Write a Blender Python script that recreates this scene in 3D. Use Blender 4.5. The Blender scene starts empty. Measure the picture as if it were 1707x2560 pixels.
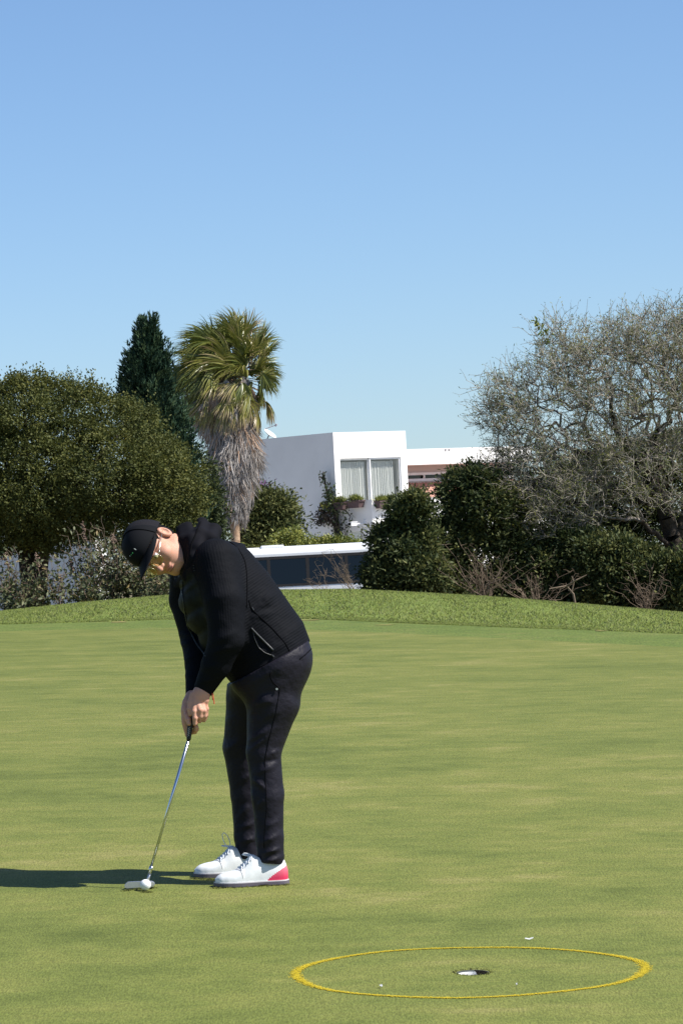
import bpy, bmesh, math, random
import numpy as np
rng = np.random.default_rng(7); random.seed(7)
S = bpy.context.scene
COL = S.collection
R = math.radians
# ------------------------------------------------------------------ camera, sky, sun, exposure
FPX = 9000.0; HOR = 1400.0; ROLL = R(3.0); CZ = 1.25
PITCH = math.atan((1280 - HOR) / FPX)            # positive looks down
CAM = np.array([0, 0, CZ])
FW = np.array([0, math.cos(PITCH), -math.sin(PITCH)]); U0 = np.array([0, math.sin(PITCH), math.cos(PITCH)]); R0 = np.array([1.0, 0, 0])
RC = math.cos(ROLL) * R0 - math.sin(ROLL) * U0
UC = math.sin(ROLL) * R0 + math.cos(ROLL) * U0
cd = bpy.data.cameras.new('camera'); cam = bpy.data.objects.new('camera', cd); COL.objects.link(cam)
cd.sensor_fit = 'VERTICAL'; cd.sensor_height = 36.0; cd.lens = FPX / 2560 * 36
cd.clip_start = 0.1; cd.clip_end = 20000
from mathutils import Matrix, Vector
mw = Matrix.Identity(4)
for i in range(3):
    mw[i][0] = RC[i]; mw[i][1] = UC[i]; mw[i][2] = -FW[i]; mw[i][3] = CAM[i]
cam.matrix_world = mw
S.camera = cam
SUN_EL = 50.0; SUN_AZ = 106.0                       # azimuth clockwise from +Y (view direction)
w = bpy.data.worlds.new('World'); S.world = w; w.use_nodes = True
nt = w.node_tree; nt.nodes.clear()
sky = nt.nodes.new('ShaderNodeTexSky'); sky.sky_type = 'NISHITA'; sky.sun_disc = False
sky.sun_elevation = R(SUN_EL); sky.sun_rotation = R(SUN_AZ); sky.altitude = 1900; sky.air_density = 1.0; sky.dust_density = 2.0; sky.ozone_density = 6.0
bg = nt.nodes.new('ShaderNodeBackground'); bg.inputs['Strength'].default_value = 0.082
wo = nt.nodes.new('ShaderNodeOutputWorld')
wb = nt.nodes.new('ShaderNodeVectorMath'); wb.operation = 'MULTIPLY'; wb.inputs[1].default_value = (1.0, 1.01, 1.02); nt.links.new(sky.outputs[0], wb.inputs[0]); nt.links.new(wb.outputs[0], bg.inputs[0]); nt.links.new(bg.outputs[0], wo.inputs[0])
sd = bpy.data.lights.new('sun', 'SUN'); sun = bpy.data.objects.new('sun', sd); COL.objects.link(sun)
sd.energy = 4.6; sd.angle = R(0.53); sd.color = (1.0, 0.955, 0.88)
sv = Vector((math.sin(R(SUN_AZ)) * math.cos(R(SUN_EL)), math.cos(R(SUN_AZ)) * math.cos(R(SUN_EL)), math.sin(R(SUN_EL))))
sun.rotation_euler = sv.to_track_quat('Z', 'Y').to_euler(); sun.location = (20, -5, 30)
S.view_settings.view_transform = 'Standard'; S.view_settings.look = 'None'; S.view_settings.exposure = 0.8; S.view_settings.gamma = 1.0
S.render.film_transparent = False

# ------------------------------------------------------------------ helpers
def ray(px, py): return FW * FPX + (px - 853.5) * RC + (1280 - py) * UC
def P(px, py, Y):
    d = ray(px, py); return CAM + d * (Y / d[1])
def SC(Y): return Y / FPX                          # metres per photo pixel at depth Y

def mesh_obj(name, verts, faces, mat=None, parent=None, smooth=False, tone=None):
    me = bpy.data.meshes.new(name)
    verts = np.asarray(verts, dtype=np.float64)
    if parent is not None: verts = verts - np.array(parent['_w'])
    if isinstance(faces, np.ndarray):
        n = faces.shape[1]; f = faces.astype(np.int32)
        me.vertices.add(len(verts)); me.vertices.foreach_set('co', verts.ravel())
        me.loops.add(f.size); me.loops.foreach_set('vertex_index', f.ravel())
        me.polygons.add(len(f)); me.polygons.foreach_set('loop_start', np.arange(0, f.size, n, dtype=np.int32))
        me.update(calc_edges=True)
    else:
        me.from_pydata(verts.tolist(), [], [list(map(int, q)) for q in faces]); me.update()
    if smooth: me.polygons.foreach_set('use_smooth', np.ones(len(me.polygons), dtype=bool))
    if tone is not None:
        a = me.attributes.new('tone', 'FLOAT', 'POINT'); a.data.foreach_set('value', np.asarray(tone, dtype=np.float32))
    if mat: me.materials.append(mat)
    o = bpy.data.objects.new(name, me); COL.objects.link(o)
    o['_w'] = [0.0, 0.0, 0.0] if parent is None else [float(c) for c in parent['_w']]
    if parent is not None: o.parent = parent
    return o
def thing(name, label, cat, base, group=None):
    o = bpy.data.objects.new(name, None); COL.objects.link(o); o.empty_display_size = 0.1
    o.location = [float(c) for c in base]; o['_w'] = [float(c) for c in base]
    o['label'] = label; o['category'] = cat
    if group: o['group'] = group
    return o
def tag(o, label, cat, group=None):
    o['label'] = label; o['category'] = cat
    if group: o['group'] = group
    return o

class MB:
    def __init__(s): s.v = []; s.f = []
    def add(s, v, f):
        k = len(s.v); s.v.extend([tuple(map(float, q)) for q in v]); s.f.extend([tuple(int(i) + k for i in q) for q in f])
    def box(s, c, ax, h):
        """centre, 3 axis vectors (rows), half sizes"""
        c = np.array(c, float); ax = np.array(ax, float)
        v = [c + ax[0] * h[0] * i + ax[1] * h[1] * j + ax[2] * h[2] * k for i in (-1, 1) for j in (-1, 1) for k in (-1, 1)]
        s.add(v, [(0, 1, 3, 2), (4, 6, 7, 5), (0, 4, 5, 1), (2, 3, 7, 6), (0, 2, 6, 4), (1, 5, 7, 3)])
    def tube(s, pts, rad, n=8, cap=True):
        pts = [np.array(p, float) for p in pts]
        rad = [rad] * len(pts) if np.isscalar(rad) else rad
        k0 = len(s.v); ref = np.array([0.31, 0.2, 0.93])
        for i, p in enumerate(pts):
            t = pts[min(i + 1, len(pts) - 1)] - pts[max(i - 1, 0)]; t = t / (np.linalg.norm(t) + 1e-9)
            a = np.cross(t, ref); a /= np.linalg.norm(a) + 1e-9; b = np.cross(t, a)
            for j in range(n):
                q = 2 * math.pi * j / n
                s.v.append(tuple(p + rad[i] * (math.cos(q) * a + math.sin(q) * b)))
        for i in range(len(pts) - 1):
            for j in range(n):
                s.f.append((k0 + i * n + j, k0 + i * n + (j + 1) % n, k0 + (i + 1) * n + (j + 1) % n, k0 + (i + 1) * n + j))
        if cap:
            s.f.append(tuple(k0 + j for j in range(n))); s.f.append(tuple(k0 + (len(pts) - 1) * n + n - 1 - j for j in range(n)))
    def build(s, name, mat, parent=None, smooth=False, bevel=0):
        o = mesh_obj(name, np.array(s.v), s.f, mat, parent, smooth)
        bm = bmesh.new(); bm.from_mesh(o.data); bmesh.ops.recalc_face_normals(bm, faces=bm.faces); bm.to_mesh(o.data); bm.free()
        if bevel:
            m = o.modifiers.new('bevel', 'BEVEL'); m.width = bevel; m.segments = 2; m.limit_method = 'ANGLE'
        return o

# ------------------------------------------------------------------ materials
def mat(name, col, rough=0.8, spec=0.3, metal=0.0, trans=None, var=None, noise=None, bump=None, tone=None, sheen=0):
    """col base colour; noise=(col2, scale, detail) mixes a second colour; tone=[(pos,col)..] ramps the per-vertex tone; bump=(scale,strength,dist)"""
    m = bpy.data.materials.new(name); m.use_nodes = True
    t = m.node_tree; N = t.nodes; L = t.links; N.clear()
    out = N.new('ShaderNodeOutputMaterial'); b = N.new('ShaderNodeBsdfPrincipled')
    b.inputs['Base Color'].default_value = (*col, 1); b.inputs['Roughness'].default_value = rough
    b.inputs['Specular IOR Level'].default_value = spec; b.inputs['Metallic'].default_value = metal
    if sheen: b.inputs['Sheen Weight'].default_value = sheen
    tc = N.new('ShaderNodeTexCoord'); src = None
    if tone:
        a = N.new('ShaderNodeAttribute'); a.attribute_name = 'tone'
        rp = N.new('ShaderNodeValToRGB'); e = rp.color_ramp.elements
        while len(e) < len(tone): e.new(0.5)
        for i, (p, c) in enumerate(tone): e[i].position = p; e[i].color = (*c, 1)
        L.new(a.outputs['Fac'], rp.inputs[0]); src = rp.outputs[0]
    if noise:
        nz = N.new('ShaderNodeTexNoise'); nz.inputs['Scale'].default_value = noise[1]; nz.inputs['Detail'].default_value = noise[2]
        L.new(tc.outputs['Object'], nz.inputs['Vector'])
        mx = N.new('ShaderNodeMix'); mx.data_type = 'RGBA'
        mr = N.new('ShaderNodeMapRange'); mr.inputs[1].default_value = 0.35; mr.inputs[2].default_value = 0.65
        L.new(nz.outputs[0], mr.inputs[0]); L.new(mr.outputs[0], mx.inputs[0])
        if src: L.new(src, mx.inputs[6])
        else: mx.inputs[6].default_value = (*col, 1)
        mx.inputs[7].default_value = (*noise[0], 1); src = mx.outputs[2]
    if src: L.new(src, b.inputs['Base Color'])
    if bump:
        nb = N.new('ShaderNodeTexNoise'); nb.inputs['Scale'].default_value = bump[0]; nb.inputs['Detail'].default_value = 4
        L.new(tc.outputs['Object'], nb.inputs['Vector'])
        bp = N.new('ShaderNodeBump'); bp.inputs['Strength'].default_value = bump[1]; bp.inputs['Distance'].default_value = bump[2]
        L.new(nb.outputs[0], bp.inputs['Height']); L.new(bp.outputs[0], b.inputs['Normal'])
    if trans:
        tr = N.new('ShaderNodeBsdfTranslucent'); ms = N.new('ShaderNodeMixShader'); ms.inputs[0].default_value = trans
        if src: L.new(src, tr.inputs[0])
        else: tr.inputs[0].default_value = (*col, 1)
        L.new(b.outputs[0], ms.inputs[1]); L.new(tr.outputs[0], ms.inputs[2]); L.new(ms.outputs[0], out.inputs[0])
    else: L.new(b.outputs[0], out.inputs[0])
    m['bsdf'] = b.name
    return m

def up_normal(t, k):
    """shading normal of a blade bent towards the turf's own normal"""
    N = t.nodes; ge = N.new('ShaderNodeNewGeometry'); sc = N.new('ShaderNodeVectorMath'); sc.operation = 'SCALE'; sc.inputs['Scale'].default_value = 1 - k; t.links.new(ge.outputs['Normal'], sc.inputs[0])
    ad = N.new('ShaderNodeVectorMath'); ad.operation = 'ADD'; ad.inputs[1].default_value = (0, 0, k); t.links.new(sc.outputs[0], ad.inputs[0]); no = N.new('ShaderNodeVectorMath'); no.operation = 'NORMALIZE'; t.links.new(ad.outputs[0], no.inputs[0]); return no.outputs[0]
def grass_mat(name, stops, scales, fine=(130, 0.35), extra=None, blade=0):
    """grass: patch-scale and streak noise through a ramp, fine grain, small bump"""
    m = bpy.data.materials.new(name); m.use_nodes = True
    t = m.node_tree; N = t.nodes; L = t.links; N.clear()
    out = N.new('ShaderNodeOutputMaterial'); b = N.new('ShaderNodeBsdfPrincipled')
    b.inputs['Roughness'].default_value = 0.75; b.inputs['Specular IOR Level'].default_value = 0.15
    tc = N.new('ShaderNodeTexCoord')
    acc = None
    for sc, wgt, det, st in scales:
        mp = N.new('ShaderNodeMapping'); mp.inputs['Scale'].default_value = st; L.new(tc.outputs['Object'], mp.inputs[0])
        nz = N.new('ShaderNodeTexNoise'); nz.inputs['Scale'].default_value = sc; nz.inputs['Detail'].default_value = det; nz.inputs['Roughness'].default_value = 0.6
        L.new(mp.outputs[0], nz.inputs['Vector'])
        mu = N.new('ShaderNodeMath'); mu.operation = 'MULTIPLY'; mu.inputs[1].default_value = wgt; L.new(nz.outputs[0], mu.inputs[0])
        if acc is None: acc = mu.outputs[0]
        else:
            ad = N.new('ShaderNodeMath'); ad.operation = 'ADD'; L.new(acc, ad.inputs[0]); L.new(mu.outputs[0], ad.inputs[1]); acc = ad.outputs[0]
    rp = N.new('ShaderNodeValToRGB'); e = rp.color_ramp.elements
    while len(e) < len(stops): e.new(0.5)
    for i, (p, c) in enumerate(stops): e[i].position = p; e[i].color = (*c, 1)
    L.new(acc, rp.inputs[0])
    nf = N.new('ShaderNodeTexNoise'); nf.inputs['Scale'].default_value = fine[0]; nf.inputs['Detail'].default_value = 3; mpf = N.new('ShaderNodeMapping'); mpf.inputs['Scale'].default_value = (1, .22, 1); L.new(tc.outputs['Object'], mpf.inputs[0]); L.new(mpf.outputs[0], nf.inputs['Vector'])
    mr = N.new('ShaderNodeMapRange'); mr.inputs[1].default_value = 0.3; mr.inputs[2].default_value = 0.7; mr.inputs[3].default_value = 1 - fine[1]; mr.inputs[4].default_value = 1 + fine[1]
    L.new(nf.outputs[0], mr.inputs[0])
    vm = N.new('ShaderNodeVectorMath'); vm.operation = 'MULTIPLY'; L.new(rp.outputs[0], vm.inputs[0]); L.new(mr.outputs[0], vm.inputs[1])
    L.new(vm.outputs[0], b.inputs['Base Color'])
    bp = N.new('ShaderNodeBump'); bp.inputs['Strength'].default_value = 0.5; bp.inputs['Distance'].default_value = 0.006; L.new(nf.outputs[0], bp.inputs['Height']); L.new(up_normal(t, blade) if blade else bp.outputs[0], b.inputs['Normal'])
    L.new(b.outputs[0], out.inputs[0])
    return m

# ------------------------------------------------------------------ terrain
def lerp(a, b, t): return a + (b - a) * t
def sstep(a, b, x):
    t = np.clip((x - a) / (b - a), 0, 1); return t * t * (3 - 2 * t)
_b = P(365, 2228, 13.95); _h = P(1181, 2431, 11.86)
GB = -0.030
GC = ((_b[2] - GB * _b[0]) - (_h[2] - GB * _h[0])) / (13.95 - 11.86)
def zprof(Y):
    Y = np.asarray(Y, float)
    y1, y2, s2 = 15.0, 24.0, 0.0175
    base = _b[2] - GB * _b[0]
    near = base + GC * (np.minimum(Y, y1) - 13.95)
    t = np.clip(Y, y1, y2) - y1
    mid = GC * t + 0.5 * (s2 - GC) / (y2 - y1) * t * t
    return near + mid + s2 * np.maximum(Y - y2, 0)
def zn(X, Y): return zprof(Y) + GB * np.clip(X, -6, 6)
def G(px, py):
    d = ray(px, py); lo, hi = 5 / d[1], 80 / d[1]
    for _ in range(60):
        k = 0.5 * (lo + hi); p = CAM + d * k
        if p[2] > zn(p[0], p[1]): lo = k
        else: hi = k
    return CAM + d * lo
def curve(pts):
    q = [G(*p) for p in pts]; u = np.array([a[0] / a[1] for a in q]); y = np.array([a[1] for a in q])
    def f(uu): return np.interp(uu, u, y)
    return f
Yedge = curve([(-60, 1580), (200, 1574), (420, 1570), (700, 1571), (853, 1577), (1000, 1583), (1250, 1596), (1500, 1608), (1770, 1622)])
Ystep = curve([(-60, 1563), (200, 1556), (420, 1549), (700, 1545), (853, 1551), (1000, 1558), (1250, 1568), (1500, 1577), (1770, 1588)])
YC = 47.0
_cp = [(-60, 1538), (0, 1530), (200, 1509), (410, 1491), (560, 1482), (690, 1477), (870, 1475), (1000, 1481), (1200, 1492), (1400, 1507), (1600, 1524), (1707, 1533), (1770, 1538)]
_cw = [P(a, b, YC) for a, b in _cp]
_cu = np.array([q[0] / q[1] for q in _cw]); _cz = np.array([q[2] for q in _cw])
def zcrest(u): return np.interp(u, _cu, _cz)
LIP = 0.005
def zfar(X, Y):
    """beyond the crest: down to the street, up again to the houses, level to the horizon"""
    return np.interp(Y, [47, 52, 62, 80, 112, 118, 128, 138, 400, 6000], [0, -0.42, -0.9, -1.5, -1.9, -1.9, -1.9, -0.6, -0.5, -0.5])
def zg(X, Y):
    X = np.asarray(X, float); Y = np.asarray(Y, float); u = X / np.maximum(Y, 1)
    ys = Ystep(u); a = zn(X, ys) + LIP; c = zcrest(u)
    t = np.clip((Y - ys) / (YC - ys), 0, 1)
    bank = a + (c - a) * (1 - (1 - t) ** 1.5) 
    far = np.where(Y < 80, c * (1 - sstep(47, 80, Y)), 0) + zfar(X, Y)
    return np.where(Y < ys, zn(X, Y), np.where(Y < YC, bank, far))

ucols = np.concatenate([[-3, -1.5, -.8, -.4, -.25, -.17], np.linspace(-.12, .12, 97), [.17, .25, .4, .8, 1.5, 3]])
def sheet(name, rows, material):
    """rows: list of functions of u giving Y"""
    V = []; n = len(ucols)
    for rf in rows:
        Y, Z = rf(ucols); V.append(np.stack([ucols * Y, Y, Z], 1))
    V = np.concatenate(V); m = len(rows)
    i = np.arange(m - 1)[:, None] * n + np.arange(n - 1)[None]
    f = np.stack([i, i + 1, i + n + 1, i + n], -1).reshape(-1, 4)
    return V, f
GRN = [(0.34, (.082, .102, .021)), (0.46, (.118, .139, .031)), (0.55, (.148, .160, .039)), (0.68, (.220, .202, .072))]
M_green = grass_mat('putting_green_turf', GRN, [(0.45, .32, 3, (.8, 1.0, 1)), (1.8, .32, 4, (.75, 1.0, 1)), (6.5, .36, 5, (.7, 1.0, 1))], fine=(150, .27))
M_gblade = grass_mat('putting_green_blades', GRN, [(0.45, .32, 3, (.8, 1.0, 1)), (1.8, .32, 4, (.75, 1.0, 1)), (6.5, .36, 5, (.7, 1.0, 1))], fine=(150, .27), blade=.86)
M_fringe = grass_mat('fringe_turf', [(0.3, (.072, .105, .021)), (.5, (.105, .140, .029)), (.62, (.135, .150, .040)), (.76, (.21, .165, .07))], [(0.8, .5, 4, (1, 1, 1)), (5, .5, 4, (1, 1, 1))], fine=(60, .35))
M_bank = grass_mat('rough_turf', [(0.3, (.085, .125, .024)), (.5, (.135, .178, .038)), (.7, (.195, .208, .055))], [(0.7, .5, 4, (1, .5, 1)), (5, .5, 4, (1, 1, 1))], fine=(45, .45))
M_soil = mat('bare_soil', (.22, .17, .075), .95, .1, noise=((.15, .18, .05), 9, 5))
M_dirt = mat('scrub_ground', (.09, .085, .045), .95, .1, noise=((.16, .13, .08), 3, 6))
# the cup
HOLE = G(1181, 2431); HR = 0.054; HSQ = 0.25
def green_sheet():
    ys = np.concatenate([[2, 4, 6, 8, 9.5, 10.5], [HOLE[1] - HSQ, HOLE[1] + HSQ], np.linspace(12.6, 24, 20)])
    rows = [(lambda u, y=y: (np.full_like(u, y), zn(u * y, np.full_like(u, y)))) for y in ys]
    for k in np.linspace(0, 1, 8)[1:]:
        rows.append(lambda u, k=k: (lerp(24, Yedge(u), k), zn(u * lerp(24, Yedge(u), k), lerp(24, Yedge(u), k))))
    V, f = sheet('putting_green', rows, M_green)
    # open a rectangle in the row pair that holds the cup and fill it with a plate that has a round hole
    n = len(ucols); r = 6
    u0 = (HOLE[0] - HSQ) / HOLE[1]; u1 = (HOLE[0] + HSQ) / HOLE[1]
    ja = np.searchsorted(ucols, u0) - 1; jb = np.searchsorted(ucols, u1)
    keep = np.ones(len(f), bool)
    keep[r * (n - 1) + ja: r * (n - 1) + jb] = False
    f = f[keep]; V = V.tolist(); f = f.tolist()
    K = 96; a = [V[r * n + ja], V[r * n + jb], V[(r + 1) * n + jb], V[(r + 1) * n + ja]]
    k0 = len(V)
    for i in range(K):
        th = 2 * math.pi * i / K; d = np.array([math.cos(th), math.sin(th)])
        V.append([HOLE[0] + HR * d[0], HOLE[1] + HR * d[1], float(zn(HOLE[0] + HR * d[0], HOLE[1] + HR * d[1]))])
    # outer ring on the quad boundary
    def hit(d):
        best = 1e9
        for q in range(4):
            p, s = np.array(a[q][:2]), np.array(a[(q + 1) % 4][:2]); e = s - p
            den = d[0] * e[1] - d[1] * e[0]
            if abs(den) < 1e-12: continue
            w_ = p - HOLE[:2]; t = (w_[0] * e[1] - w_[1] * e[0]) / den; sgm = (w_[0] * d[1] - w_[1] * d[0]) / den
            if t > 0 and -1e-6 <= sgm <= 1 + 1e-6: best = min(best, t)
        return best
    for i in range(K):
        th = 2 * math.pi * i / K; d = np.array([math.cos(th), math.sin(th)]); t = hit(d); x, y = HOLE[0] + d[0] * t, HOLE[1] + d[1] * t
        V.append([x, y, float(zn(x, y))])
    for i in range(K):
        j = (i + 1) % K; f.append([k0 + i, k0 + K + i, k0 + K + j, k0 + j])
    # corner fill
    for c in a:
        th = math.atan2(c[1] - HOLE[1], c[0] - HOLE[0]) % (2 * math.pi); i = int(th / (2 * math.pi / K)); j = (i + 1) % K
        V.append(list(c)); f.append([k0 + K + i, len(V) - 1, k0 + K + j])
    o = mesh_obj('putting_green', np.array(V), f, M_green); o['kind'] = 'structure'
green_sheet()
rows = [(lambda u, k=k: (lerp(Yedge(u), Ystep(u), k), zn(u * lerp(Yedge(u), Ystep(u), k), lerp(Yedge(u), Ystep(u), k)) + 0.004 * math.sin(math.pi * k))) for k in np.linspace(0, 1, 5)]
V, f = sheet('fringe', rows, M_fringe); o = mesh_obj('fringe', V, f, M_fringe); o['kind'] = 'structure'
rows = [lambda u: (Ystep(u), zn(u * Ystep(u), Ystep(u)) - 0.02)]
for k in np.linspace(0.004, 1, 16):
    rows.append(lambda u, k=k: (lerp(Ystep(u), YC, k), zg(u * lerp(Ystep(u), YC, k), lerp(Ystep(u), YC, k))))
rows.append(lambda u: (u * 0 + 47.5, zg(u * 47.5, u * 0 + 47.5)))
V, f = sheet('grass_bank', rows, M_bank); V[:, 2] += 0.006 * np.sin(V[:, 0] * 9 + np.sin(V[:, 0] * 4.1) * 2) * (V[:, 1] < 47) * np.clip(V[:, 1] - 40, 0, 1)
o = mesh_obj('grass_bank', V, f, M_bank); o['kind'] = 'structure'
rows = [(lambda u, y=y: (u * 0 + y, zg(u * y, u * 0 + y))) for y in (47.5, 49, 52, 57, 62, 70, 80, 95, 112, 128, 133, 138, 170, 300, 900, 6000)]
V, f = sheet('ground', rows, M_dirt); o = mesh_obj('ground', V, f, M_dirt); o['kind'] = 'structure'
# street below
M_asph = mat('asphalt', (.055, .055, .058), .9, .2, noise=((.075, .073, .07), 2, 5))
V = np.array([[-200, 114.5, -1.896], [200, 114.5, -1.896], [200, 126, -1.896], [-200, 126, -1.896]]); o = mesh_obj('street', V, [(0, 1, 2, 3)], M_asph); o['kind'] = 'structure'
# ------------------------------------------------------------------ vegetation toolkit
def unit(a): return a / (np.linalg.norm(a, axis=-1, keepdims=True) + 1e-9)
def leaf_mesh(pos, direc, nrm, Ln, Wd, tone, fold=0.25):
    """diamond leaves folded along the midrib: 4 verts, 2 triangles each"""
    n = len(pos); d = unit(direc); s = unit(np.cross(d, nrm)); nn = np.cross(s, d)
    Ln = np.broadcast_to(np.asarray(Ln, float), (n,))[:, None]; Wd = np.broadcast_to(np.asarray(Wd, float), (n,))[:, None]
    v = np.empty((n, 4, 3)); v[:, 0] = pos; v[:, 2] = pos + d * Ln
    mid = pos + d * Ln * 0.45
    v[:, 1] = mid + s * Wd * 0.5 + nn * Wd * fold; v[:, 3] = mid - s * Wd * 0.5 + nn * Wd * fold
    k = np.arange(n)[:, None] * 4
    f = np.concatenate([k + np.array([[0, 1, 2]]), k + np.array([[0, 2, 3]])])
    return v.reshape(-1, 3), f, np.repeat(tone, 4)
def rand_dirs(n):
    return unit(rng.normal(size=(n, 3)))
class LeafBag:
    def __init__(s): s.v = []; s.f = []; s.t = []; s.k = 0
    def add(s, v, f, t):
        s.v.append(v); s.f.append(f + s.k); s.t.append(t); s.k += len(v)
    def build(s, name, m, parent):
        return mesh_obj(name, np.concatenate(s.v), np.concatenate(s.f), m, parent, tone=np.concatenate(s.t))
def twigs_mesh(segs):
    """segs: array (n,2,3) ends and radii (n,2): three-sided tubes"""
    a, r = segs; n = len(a); t = unit(a[:, 1] - a[:, 0]); x = unit(np.cross(t, rng.normal(size=(n, 3)))); y = np.cross(t, x)
    v = np.empty((n, 6, 3))
    for j in range(3):
        q = 2 * math.pi * j / 3; o = math.cos(q) * x + math.sin(q) * y
        v[:, j] = a[:, 0] + o * r[:, :1]; v[:, 3 + j] = a[:, 1] + o * r[:, 1:]
    k = np.arange(n)[:, None] * 6
    f = np.concatenate([k + np.array([[j, (j + 1) % 3, 3 + (j + 1) % 3, 3 + j]]) for j in range(3)])
    return v.reshape(-1, 3), f
def lobe(px, py, Y, rx, ry, rd): return (P(px, py, Y), np.array([rx * SC(Y), rd, ry * SC(Y)]))
def knobs(lobes, n, r0, r1):
    """smaller lobes budding from the skins of the big ones, so that the crown has lit knobs and dark hollows"""
    pr = np.array([l[1][0] * l[1][2] for l in lobes]); pr = pr / pr.sum(); out = []
    for i in rng.choice(len(lobes), size=n, p=pr):
        c, r = lobes[i]; d = rand_dirs(1)[0]; d[1] = -abs(d[1]) if rng.random() < .7 else d[1]; q = rng.uniform(r0, r1); out.append((c + d * r * rng.uniform(.75, .98), np.array([q * 1.15, q, q * .8])))
    return out
def crown(lobes, nclump, nleaf, sig, Ln, Wd, tonebase=0.5, up=0.5, inner=0.25, tonevar=0.25, shell=(0.82, 1.06)):
    """clumps on the skins of overlapping lobes, leaves scattered through every clump"""
    vol = np.array([l[1][0] * l[1][2] + l[1][0] * l[1][1] for l in lobes]); pr = vol / vol.sum()
    bag = LeafBag(); C = []; Nn = []
    tries = rng.choice(len(lobes), size=nclump * 3, p=pr)
    d = rand_dirs(len(tries)); rad = rng.uniform(*shell, size=len(tries))
    rad[rng.random(len(tries)) < inner] *= 0.7
    cen = np.array([l[0] for l in lobes]); rr = np.array([l[1] for l in lobes])
    pos = cen[tries] + d * rr[tries] * rad[:, None]
    ins = np.zeros(len(tries), bool)
    for i in range(len(lobes)):
        q = np.linalg.norm((pos - cen[i]) / rr[i], axis=1); ins |= (q < 0.72) & (tries != i)
    keep = (~ins) | (rng.random(len(tries)) < inner * 0.4)
    pos = pos[keep][:nclump]; d = unit((d / rr[tries])[keep][:nclump]); n = len(pos)
    lt = rng.normal(size=len(lobes)) * tonevar * .55; ct = tonebase + rng.normal(size=n) * tonevar * 0.5 + lt[tries[keep][:nclump]]
    idx = np.repeat(np.arange(n), nleaf)
    s = sig * rng.uniform(0.6, 1.5, size=n)
    lp = pos[idx] + rng.normal(size=(len(idx), 3)) * s[idx][:, None] * np.array([1, 1, 0.75])
    out = unit(lp - pos[idx] + d[idx] * sig * 1.2)
    dr = unit(out * 0.8 + rand_dirs(len(idx)) * 0.8 + np.array([0, 0, up * 0.4]))
    nr = unit(np.array([0, 0, up]) + d[idx] * 0.6 + rand_dirs(len(idx)) * 0.7)
    tn = np.clip(ct[idx] + rng.normal(size=len(idx)) * tonevar, 0, 1)
    L_ = Ln * rng.uniform(0.65, 1.25, size=len(idx)); W_ = Wd * rng.uniform(0.7, 1.2, size=len(idx))
    bag.add(*leaf_mesh(lp, dr, nr, L_, W_, tn))
    return bag, pos, d
def limbs(base, tips, r0, wob=0.12):
    """a trunk that splits towards the tips"""
    mb = MB(); base = np.array(base)
    cen = np.mean(tips, axis=0); fork = lerp(base, cen, 0.38)
    mb.tube([base, lerp(base, fork, .35) + rng.normal(size=3) * wob * .3, lerp(base, fork, .7) + rng.normal(size=3) * wob * .3, fork], [r0 * 1.25, r0, r0 * .9, r0 * .8], 8)
    for t in tips:
        a = lerp(fork, t, .33) + rng.normal(size=3) * wob; b = lerp(fork, t, .66) + rng.normal(size=3) * wob
        mb.tube([fork, a, b, t], [r0 * .6, r0 * .42, r0 * .25, r0 * .06], 6)
    return mb

M_bark = mat('dark_bark', (.036, .029, .023), .95, .1, noise=((.065, .052, .042), 14, 5), bump=(30, .8, .02))
M_greybark = mat('grey_bark', (.20, .18, .16), .95, .1, noise=((.25, .22, .20), 14, 5), bump=(30, .8, .02))
M_twig = mat('grey_twigs', (.24, .22, .175), .9, .1, noise=((.33, .30, .25), 3, 3))
M_dry = mat('dry_stalks', (.20, .15, .11), .9, .12, noise=((.13, .10, .075), 3, 3))
M_oak = mat('olive_leaves', (.1, .1, .03), .6, .18, trans=.26, tone=[(0, (.038, .054, .019)), (.5, (.090, .102, .028)), (.85, (.142, .142, .034)), (1, (.20, .175, .038))])
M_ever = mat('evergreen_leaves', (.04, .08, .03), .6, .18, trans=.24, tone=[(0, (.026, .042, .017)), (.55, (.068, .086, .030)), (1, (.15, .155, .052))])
M_cyp = mat('conifer_sprays', (.03, .06, .03), .65, .2, tone=[(0, (.012, .032, .020)), (.6, (.026, .060, .032)), (1, (.065, .10, .042))])
M_mesq = mat('feathery_leaves', (.12, .15, .05), .6, .3, trans=.25, tone=[(0, (.085, .108, .030)), (.6, (.155, .180, .044)), (1, (.25, .24, .04))])
M_weed = mat('weed_leaves', (.1, .12, .05), .6, .35, trans=.12, tone=[(0, (.035, .048, .020)), (.5, (.080, .094, .038)), (.85, (.145, .145, .062)), (1, (.20, .15, .06))])
M_seed = mat('dry_seed_heads', (.14, .095, .075), .95, .1, noise=((.2, .14, .11), 20, 3))
M_bright = mat('light_green_leaves', (.2, .24, .05), .5, .4, trans=.2, tone=[(0, (.05, .09, .02)), (.5, (.15, .18, .035)), (1, (.32, .32, .07))])

def shrub(name, label, cat, base, lobes, n, nl, sig, Ln, Wd, m, group=None, bark=M_bark, tb=.45, r0=.05, up=.5, tv=.25, inner=.25, knob=None):
    t = thing(name, label, cat, base, group)
    if knob: lobes = lobes + knobs(lobes, knob[0], knob[1], knob[2])
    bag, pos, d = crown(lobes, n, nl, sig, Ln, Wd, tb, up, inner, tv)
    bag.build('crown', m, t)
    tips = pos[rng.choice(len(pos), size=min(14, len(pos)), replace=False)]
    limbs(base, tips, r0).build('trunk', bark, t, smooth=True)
    return t

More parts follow.
